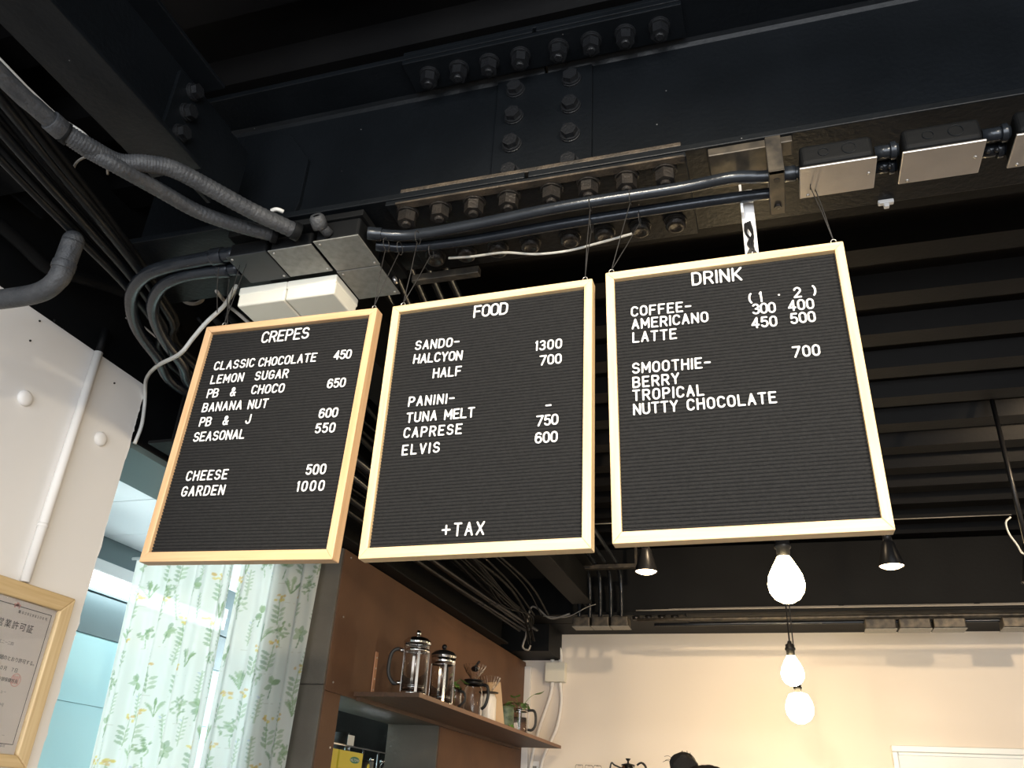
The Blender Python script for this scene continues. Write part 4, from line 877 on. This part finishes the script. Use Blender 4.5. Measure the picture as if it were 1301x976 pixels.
# pour-over server with dripper
x, y_ = -1.515, 4.20
t = thing('glass_server', 'round glass coffee server with black lid ring, middle of the shelf', 'coffee server', (x, y_, SZ))
obj('body', cup_glass([(.046, 0), (.050, .012), (.050, .10), (.045, .135), (.036, .150), (.040, .165)], x, y_), 'glass', t)
obj('base_rim', MB().lathe([(.044, 0), (.051, 0), (.052, .008), (.049, .010)], (x, y_, SZ+.0005), 28, closed=True), 'chrome', t)
obj('collar', MB().lathe([(.040, .150), (.050, .156), (.052, .164), (.040, .168)], (x, y_, SZ+.0005), 28, closed=True), 'black', t)
obj('handle', MB().tube(smooth_path([(x+.035, y_, SZ+.155), (x+.072, y_, SZ+.150), (x+.082, y_, SZ+.11), (x+.070, y_, SZ+.06), (x+.050, y_, SZ+.04)], 6), .008, 10), 'black', t)
t2 = thing('coffee_dripper', 'clear ribbed dripper sitting on the black-collared glass server', 'dripper', (x, y_, SZ+.17))
def dripper(root, x, y_, z, r=.058, h=.075, m='glass'):
    b = MB(); n = 40; pr_ = [(.012, 0), (.016, .01), (r*.7, h*.55), (r, h)]
    vs = []; fs = []
    for th in (0, -.0025):
        for q, (rr, zz) in enumerate(pr_):
            for j in range(n): a = 2*math.pi*j/n; rw = rr+th+(.0028*(j % 2) if q > 1 else 0); vs.append((x+rw*math.cos(a), y_+rw*math.sin(a), z+zz))
    K = len(pr_)
    for s_ in range(2):
        for q in range(K-1):
            for j in range(n): o_ = s_*K*n; fs.append((o_+q*n+j, o_+q*n+(j+1) % n, o_+(q+1)*n+(j+1) % n, o_+(q+1)*n+j))
    for q in (0, K-1):
        for j in range(n): fs.append((q*n+j, q*n+(j+1) % n, K*n+q*n+(j+1) % n, K*n+q*n+j))
    b.add(vs, fs, False); obj('cone', b, m, root)
    obj('flange', MB().lathe([(.018, 0), (.048, .002), (.050, .006), (.018, .009)], (x, y_, z-.003), 28, closed=True), 'black' if m == 'glass' else m, root)
dripper(t2, x, y_, SZ+.174)
obj('scoop', MB().sphere((x, y_+.01, SZ+.235), .022, 8, (1, .8, .7)).cyl((x, y_, SZ+.24), (x+.03, y_-.02, SZ+.265), .006, 8), 'black', t2)
t = thing('coffee_dripper', 'clear ribbed dripper standing on the white paper-wrapped stack', 'dripper', (-1.52, 4.47, SZ+.15))
dripper(t, -1.52, 4.47, SZ+.153, .056, .08)
t = thing('white_canister', 'white canister under the second dripper', 'canister', (-1.52, 4.47, SZ))
obj('body', MB().lathe([(0, 0), (.040, 0), (.042, .004), (.040, .12), (.030, .145), (0, .1455)], (-1.52, 4.47, SZ+.0005), 28), 'white_ceramic', t)
t = thing('filter_packet', 'tan paper filter packet leaning behind the second dripper', 'packet', (-1.56, 4.62, SZ))
obj('packet', MB().prism([(-1.575, 4.56, SZ+.001), (-1.50, 4.68, SZ+.001), (-1.53, 4.66, SZ+.235), (-1.575, 4.57, SZ+.22)], (.012, -.008, 0)), 'card', t, bevel=.002)
t = thing('glass_planter', 'green moss-filled glass pot between the white canister and the plant jug', 'planter', (-1.50, 4.72, SZ))
obj('pot', MB().lathe([(0, 0), (.042, 0), (.046, .01), (.044, .10), (.040, .115), (0, .115)], (-1.50, 4.72, SZ+.0005), 24), mat('moss', (.02, .05, .03), .5, col2=(.12, .16, .10), nscale=30), t)
sprig(t, [[(-1.50, 4.72, SZ+.11), (-1.50, 4.74, SZ+.14), (-1.48, 4.78, SZ+.15)]], [((-1.49, 4.74, SZ+.13), 1.0, .0, 1.1), ((-1.48, 4.78, SZ+.15), .3, .2, 1.1), ((-1.50, 4.72, SZ+.12), 2.4, .0, 1.0), ((-1.47, 4.70, SZ+.03), -.6, .5, 1.2)])
x, y_ = -1.50, 4.98
t = thing('plant_jug', 'clear handled beaker holding a leafy cutting, far end of the shelf', 'jug', (x, y_, SZ))
obj('beaker', cup_glass([(.050, 0), (.051, .012), (.051, .155), (.053, .16)], x, y_), 'glass', t)
obj('frame_band', MB().lathe([(.0512, .118), (.0528, .118), (.0528, .130), (.0512, .130)], (x, y_, SZ), 28, closed=True).lathe([(.0512, .0), (.0528, .0), (.0528, .008), (.0512, .008)], (x, y_, SZ+.0006), 28, closed=True), 'chrome', t)
obj('handle', MB().tube(smooth_path([(x+.052, y_, SZ+.126), (x+.085, y_, SZ+.125), (x+.098, y_, SZ+.10), (x+.098, y_, SZ+.05), (x+.080, y_, SZ+.022), (x+.053, y_, SZ+.022)], 6), .0075, 10), 'rubber', t)
obj('water', MB().lathe([(0, .004), (.0465, .004), (.0465, .085), (0, .085)], (x, y_, SZ+.0005), 24), 'glass', t)
sprig(t, [[(x, y_, SZ+.02), (x-.01, y_, SZ+.15), (x-.03, y_, SZ+.20)], [(x, y_, SZ+.02), (x+.02, y_, SZ+.14), (x+.05, y_, SZ+.19), (x+.085, y_, SZ+.215)], [(x, y_, SZ+.03), (x-.03, y_, SZ+.15), (x-.06, y_, SZ+.17)]],
      [((x-.03, y_, SZ+.20), 1.4, -.5, 1.35), ((x-.03, y_, SZ+.195), -1.8, -.3, 1.2), ((x+.03, y_, SZ+.17), .9, .6, 1.4), ((x+.02, y_-.01, SZ+.165), -1.0, .5, 1.4), ((x+.085, y_, SZ+.215), .2, -.5, 1.4), ((x-.06, y_, SZ+.17), 3.0, .1, 1.2), ((x-.05, y_, SZ+.17), -2.2, .3, 1.3), ((x, y_, SZ+.17), 1.9, -.2, 1.2)])
# ------- kitchen goods seen through the opening
KZ = 1.600
t = thing('kitchen_rack', 'dark rack inside the kitchen opening carrying yellow boxes and jars', 'rack', (-2.2, 3.85, 1.2))
obj('shelf_board', MB().box((-2.3, 3.32, KZ-.02), (-1.95, 4.30, KZ)), 'metal_d', t); obj('added_dark_sheet', MB().box((-2.41, 4.25, 1.2), (-2.40, 5.8, 2.07)), 'steel_dark', t)  # black sheet added deeper in, standing in for the opening's dark interior
obj('upper_rail', MB().box((-2.02, 3.64, 1.815), (-2.0, 4.30, 1.821)), 'chrome', t)
for y_ in (3.66, 3.86, 4.05, 4.22): obj('rail_post', MB().cyl((-2.01, y_, KZ), (-2.01, y_, 1.815), .005, 8), 'chrome', t)
def ybox(y0, y1, label, oval):
    t = thing('tea_box', label, 'box', (-1.93, (y0+y1)/2, KZ), 'yellow boxes in the kitchen opening'); xf = -1.905
    obj('carton', MB().box((-1.99, y0, KZ+.0005), (xf, y1, 1.785)), 'yellow', t, bevel=.001)
    if oval:
        c = Vector((xf+.0006, y0+(y1-y0)*.66, 1.752))
        b = MB(); b.prism([(c.x, c.y+.048*math.cos(a*.3142), c.z+.014*math.sin(a*.3142)) for a in range(20)], (.0004, 0, 0)); obj('oval_label', b, 'green_print', t)
        cu = bpy.data.curves.new('printed_text', 'FONT'); cu.body = 'HILLTOWN'; cu.size = .017; cu.align_x = 'CENTER'; cu.materials.append(M['white_pl']); o = bpy.data.objects.new('printed_text', cu); C.objects.link(o)
        o.parent = t; o.location = Vector((c.x+.0008, c.y, c.z-.006))-wloc(t); o.rotation_euler = (ANG(90), 0, ANG(90)); bake(o)
        b = MB(); b.prism([(xf+.0006, c.y-.03+.012*math.cos(a*.4), 1.690+.014*math.sin(a*.4)) for a in range(16)], (.0004, 0, 0)); obj('leaf_print', b, 'green_print', t)
ybox(3.525, 3.595, 'narrow yellow carton beside the brown partition edge', False); ybox(3.61, 3.84, 'wide yellow carton with a green oval label', True)
t = thing('plastic_bag', 'crumpled clear bag standing behind the yellow cartons', 'bag', (-2.05, 3.60, KZ))
obj('bag', MB().lathe([(.03, 0), (.045, .05), (.040, .12), (.018, .20), (.010, .23), (.022, .262), (.018, .268)], (-2.09, 3.70, KZ+.0005), 7, smooth=False), 'kitchen_ceiling', t)
t = thing('glass_jar', 'glass jar with a white label on the kitchen rack', 'jar', (-2.06, 3.85, KZ))
obj('jar', MB().lathe([(0, 0), (.05, 0), (.052, .01), (.052, .24), (.04, .26), (.04, .28), (0, .28)], (-2.08, 3.93, KZ+.0005), 20), 'metal_d', t); obj('paper_label', MB().box((-2.026, 3.90, 1.825), (-2.024, 3.965, 1.87)), 'kitchen_ceiling', t)
t = thing('coffee_tin', 'black tin with a yellow round mark on the kitchen rack', 'tin', (-1.96, 3.93, KZ))
obj('tin', MB().lathe([(0, 0), (.036, 0), (.036, .155), (.030, .165), (0, .165)], (-1.96, 3.95, KZ+.0005), 20), 'black', t); obj('round_mark', MB().lathe([(0, 0), (.014, 0), (.014, .001), (0, .001)], (-1.925, 3.95, 1.735), 16, Matrix.Rotation(ANG(90), 3, 'Y')), 'yellow', t)
for k in range(2):
    t = thing('glass_bottle', ('nearer', 'farther')[k]+' pale bottle at the far side of the kitchen rack', 'bottle', (-1.97, 4.06+.12*k, KZ))
    obj('bottle', MB().lathe([(0, 0), (.022, 0), (.024, .008), (.024, .11), (.012, .14), (.011, .165), (0, .166)], (-1.97, 4.07+.12*k, KZ+.0005), 16), 'greylid' if k == 0 else 'glass', t); obj('cap', MB().cyl((-1.97, 4.07+.12*k, KZ+.167), (-1.97, 4.07+.12*k, KZ+.18), .012, 12), 'chrome', t)

# ================================================================== BACK WALL THINGS
fx0, fz1 = .565, 2.057
t = thing('framed_board', 'white aluminium framed board low on the right of the back wall', 'board', (1.2, YB-.02, 1.2))
for a, b_ in (((fx0, 5.82, fz1-.035), (2.0, 5.849, fz1)), ((fx0, 5.82, 1.2), (2.0, 5.849, 1.235)), ((fx0, 5.82, 1.2355), (fx0+.03, 5.849, fz1-.0355)), ((1.97, 5.82, 1.2355), (2.0, 5.849, fz1-.0355))): obj('frame_rail', MB().box(a, b_), 'alu', t, bevel=.003)
obj('panel', MB().box((fx0+.03, 5.835, 1.235), (1.97, 5.847, fz1-.035)), 'board_white', t)
obj('inner_bead', MB().box((fx0+.035, 5.825, fz1-.052), (1.965, 5.8348, fz1-.042)), 'alu', t)
t = thing('wall_shelf', 'narrow shelf on the back wall holding glasses and the kettle', 'shelf', (-1.0, 5.7, 1.74)); obj('board', MB().box((-1.45, 5.48, 1.745), (-.6, 5.848, 1.765)), 'shelf', t, bevel=.002)
for x in (-1.4, -.65): obj('bracket', MB().prism([(x, 5.848, 1.744), (x, 5.6, 1.744), (x, 5.848, 1.60)], (.02, 0, 0)), 'metal_d', t)
kx = aty(798, 970, 5.6).x
t = thing('gooseneck_kettle', 'chrome kettle with black knob and thin curved spout at the bottom edge', 'kettle', (kx, 5.6, 1.765))
zt = aty(798, 964, 5.6).z-1.765
obj('body', MB().lathe([(0, 0), (.062, 0), (.064, .006), (.050, .085), (.042, zt-.045), (.040, zt-.040)], (kx, 5.6, 1.7655), 28), 'chrome', t)
obj('lid', MB().lathe([(.042, zt-.041), (.040, zt-.034), (.012, zt-.028), (.006, zt-.026), (.006, zt-.014)], (kx, 5.6, 1.7655), 24), 'metal_d', t)
obj('knob', MB().lathe([(0, zt-.014), (.009, zt-.013), (.016, zt-.003), (.014, zt), (0, zt+.001)], (kx, 5.6, 1.7655), 18), 'black', t)
gz = 1.765
obj('spout', MB().tube(smooth_path([(kx+.058, 5.6, gz+.03), (kx+.10, 5.6, gz+.04), (kx+.115, 5.6, gz+.08), (kx+.105, 5.6, gz+.115), (kx+.085, 5.6, gz+.132), (kx+.068, 5.6, gz+.128), (kx+.055, 5.6, gz+.118)], 6)[::-1], [.006]*14+[.007]*13+[.008]*10, 10), 'black', t)
obj('handle', MB().tube(smooth_path([(kx-.045, 5.6, gz+.10), (kx-.085, 5.6, gz+.115), (kx-.105, 5.6, gz+.125), (kx-.115, 5.6, gz+.06), (kx-.10, 5.6, gz+.02)], 6), .005, 8), 'metal_d', t)
for k, px in enumerate((736, 748, 759)):
    gx = aty(px, 972, 5.65).x; t = thing('drinking_glass', ('left', 'middle', 'right')[k]+' upturned glass at the bottom edge left of the kettle', 'glass', (gx, 5.65, 1.765), 'glasses on the back wall shelf')
    obj('bowl', MB().lathe([(.030, 0), (.028, .05), (.026, .105), (.022, .112), (0, .113), (0, .110), (.020, .109), (.024, .104), (.026, .05), (.028, 0)], (gx, 5.65, 1.7655), 20, closed=False), 'glass', t)

# ================================================================== PERSON
def person():
    px_, py_ = -.245, 2.90; hz = 1.60
    t = thing('person', 'person with black hair in a high bun, standing below the bulbs', 'person', (px_, py_, 0))
    def skin_mesh(nm, V, E, R, m, root=0, sub=2):
        me = bpy.data.meshes.new(nm); me.from_pydata([Vector(v) for v in V], E, []); o = bpy.data.objects.new(nm, me); C.objects.link(o); o.parent = t
        sk = o.modifiers.new('skin', 'SKIN'); sk.use_smooth_shade = True
        for i, r_ in enumerate(R): me.skin_vertices[0].data[i].radius = (r_, r_) if not isinstance(r_, tuple) else r_
        me.skin_vertices[0].data[root].use_root = True
        s_ = o.modifiers.new('sub', 'SUBSURF'); s_.levels = sub; s_.render_levels = sub; me.materials.append(M[m]); return o
    V = [(0, 0, .90), (0, 0, 1.05), (0, 0, 1.22), (0, 0, 1.36), (0, 0, 1.42), (.01, 0, 1.49)]; E = [(0, 1), (1, 2), (2, 3), (3, 4), (4, 5)]
    R = [(.14, .105), (.12, .09), (.14, .10), (.13, .09), .06, .05]
    for s in (-1, 1):
        b = len(V); V += [(.0, s*.09, .86), (.02, s*.10, .48), (-.02, s*.10, .09), (.12, s*.11, .04)]; E += [(0, b), (b, b+1), (b+1, b+2), (b+2, b+3)]; R += [.095, .06, .042, .04]
        b = len(V); V += [(0, s*.17, 1.37), (.02, s*.22, 1.12), (.20, s*.18, 1.02)]; E += [(3, b), (b, b+1), (b+1, b+2)]; R += [.055, .042, .032]
    skin_mesh('clothed_body', V, E, R, 'cloth')
    for s in (-1, 1):
        hx, hy, hz_ = .20, s*.18, 1.02; V = [(hx, hy, hz_), (hx+.05, hy, hz_)]; E = [(0, 1)]; R = [(.024, .016), (.034, .014)]
        for k, (dy, L_) in enumerate(((-.027, .070), (-.009, .080), (.009, .075), (.026, .058))):
            b = len(V); V += [(hx+.085, hy+dy, hz_), (hx+.085+L_*.5, hy+dy*1.1, hz_-.008), (hx+.085+L_, hy+dy*1.15, hz_-.03)]; E += [(1, b), (b, b+1), (b+1, b+2)]; R += [.0085, .0080, .0070]
        b = len(V); V += [(hx+.045, hy-s*.040, hz_-.005), (hx+.080, hy-s*.055, hz_-.015)]; E += [(0, b), (b, b+1)]; R += [.010, .008]
        skin_mesh('hand', V, E, R, 'skin')
    # head faces +x : skull, nose, ears, then hair
    b = MB(); n = 24; pr_ = []
    cz = hz-.0
    for i in range(n+1):
        a = math.pi*i/n; pr_.append((math.sin(a), -math.cos(a)))
    vs = []; fs = []
    for q, (rr, zz) in enumerate(pr_):
        for j in range(32):
            a = 2*math.pi*j/32; jaw = 1-.28*max(0, -zz)**1.5
            xx = rr*math.cos(a)*.096*(1 if math.cos(a) < 0 else .97)*(jaw if math.cos(a) < 0 else 1); yy_ = rr*math.sin(a)*.076*jaw
            f = max(0, math.cos(a))**10*rr
            xx += f*(.022*math.exp(-((zz+.18)/.14)**2)-.007*math.exp(-((zz-.08)/.10)**2)+.006*math.exp(-((zz+.50)/.07)**2))
            vs.append((px_+xx, py_+yy_, cz+zz*.118))
    fs = [(q*32+j, q*32+(j+1) % 32, (q+1)*32+(j+1) % 32, (q+1)*32+j) for q in range(n) for j in range(32)]
    b.add(vs, fs, True); hd_ = obj('head', b, 'skin', t)
    for s in (-1, 1):
        obj('ear', MB().sphere((px_-.005, py_+s*.078, cz-.005), .03, 8, (.55, .25, 1)), 'skin', hd_)
        obj('eye', MB().sphere((px_+.083, py_+s*.031, cz+.008), .011, 8), 'white_pl', hd_)
    obj('mouth', MB().sphere((px_+.094, py_, cz-.058), .020, 8, (.25, 1, .3)), 'stamp', hd_)
    rr_ = random.Random(2)
    hb = MB(); vs = []; 
    for q in range(15):
        a = math.pi*q/14*.62
        for j in range(36):
            w_ = 2*math.pi*j/36; lim = 1.0 if math.cos(w_) < .25 else .50+.2*(1-math.cos(w_)); aa = a*lim; k_ = 1+.018*math.sin(w_*17+q)
            vs.append((px_-.012+math.sin(aa)*math.cos(w_)*.108*k_, py_+math.sin(aa)*math.sin(w_)*.090*k_, cz+.012+math.cos(aa)*.118*k_))
    hb.add(vs, [(q*36+j, q*36+(j+1) % 36, (q+1)*36+(j+1) % 36, (q+1)*36+j) for q in range(14) for j in range(36)], True)
    hair = obj('hair', hb, 'hair', t); m_ = hair.modifiers.new('thick', 'SOLIDIFY'); m_.thickness = .008
    bc = Vector((-.330, 2.90, 1.728)); bn = MB()
    vs = []
    for q in range(19):
        a = math.pi*q/18
        for j_ in range(40):
            w_ = 2*math.pi*j_/40; k_ = 1+.05*math.sin(w_*3+q*.9)+.03*math.sin(w_*9-q*1.1)+.015*math.sin(w_*17+q*2)
            vs.append(bc+Vector((math.sin(a)*math.cos(w_)*.043*k_, math.sin(a)*math.sin(w_)*.042*k_, -math.cos(a)*.037*(1+.04*math.sin(w_*4+q)))))
    bn.add(vs, [(q*40+j_, q*40+(j_+1) % 40, (q+1)*40+(j_+1) % 40, (q+1)*40+j_) for q in range(18) for j_ in range(40)], True)
    obj('bun', bn, 'hair', t)
    fl = MB()
    for k in range(7):
        a = (.4, .8, 1.2, 1.6, 2.7, 2.9, 3.0)[k]; s0 = bc+Vector((.035*math.cos(a), .03*rr_.uniform(-1, 1), .035*abs(math.sin(a)))); e0 = s0+Vector((math.cos(a)*(.025 if a > 2 else .006)-.004, rr_.uniform(-.01, .01), rr_.uniform(.001, .010)))
        fl.tube(smooth_path([s0, s0*.5+e0*.5+Vector((0, 0, .006)), e0], 4), .0006, 4)
    o = obj('stray_hairs', fl, 'hair', t); o['kind'] = 'stuff'
    obj('nape_hair', MB().sphere((px_-.045, py_, cz+.05), .08, 10, (.9, .95, 1)), 'hair', t)
person()
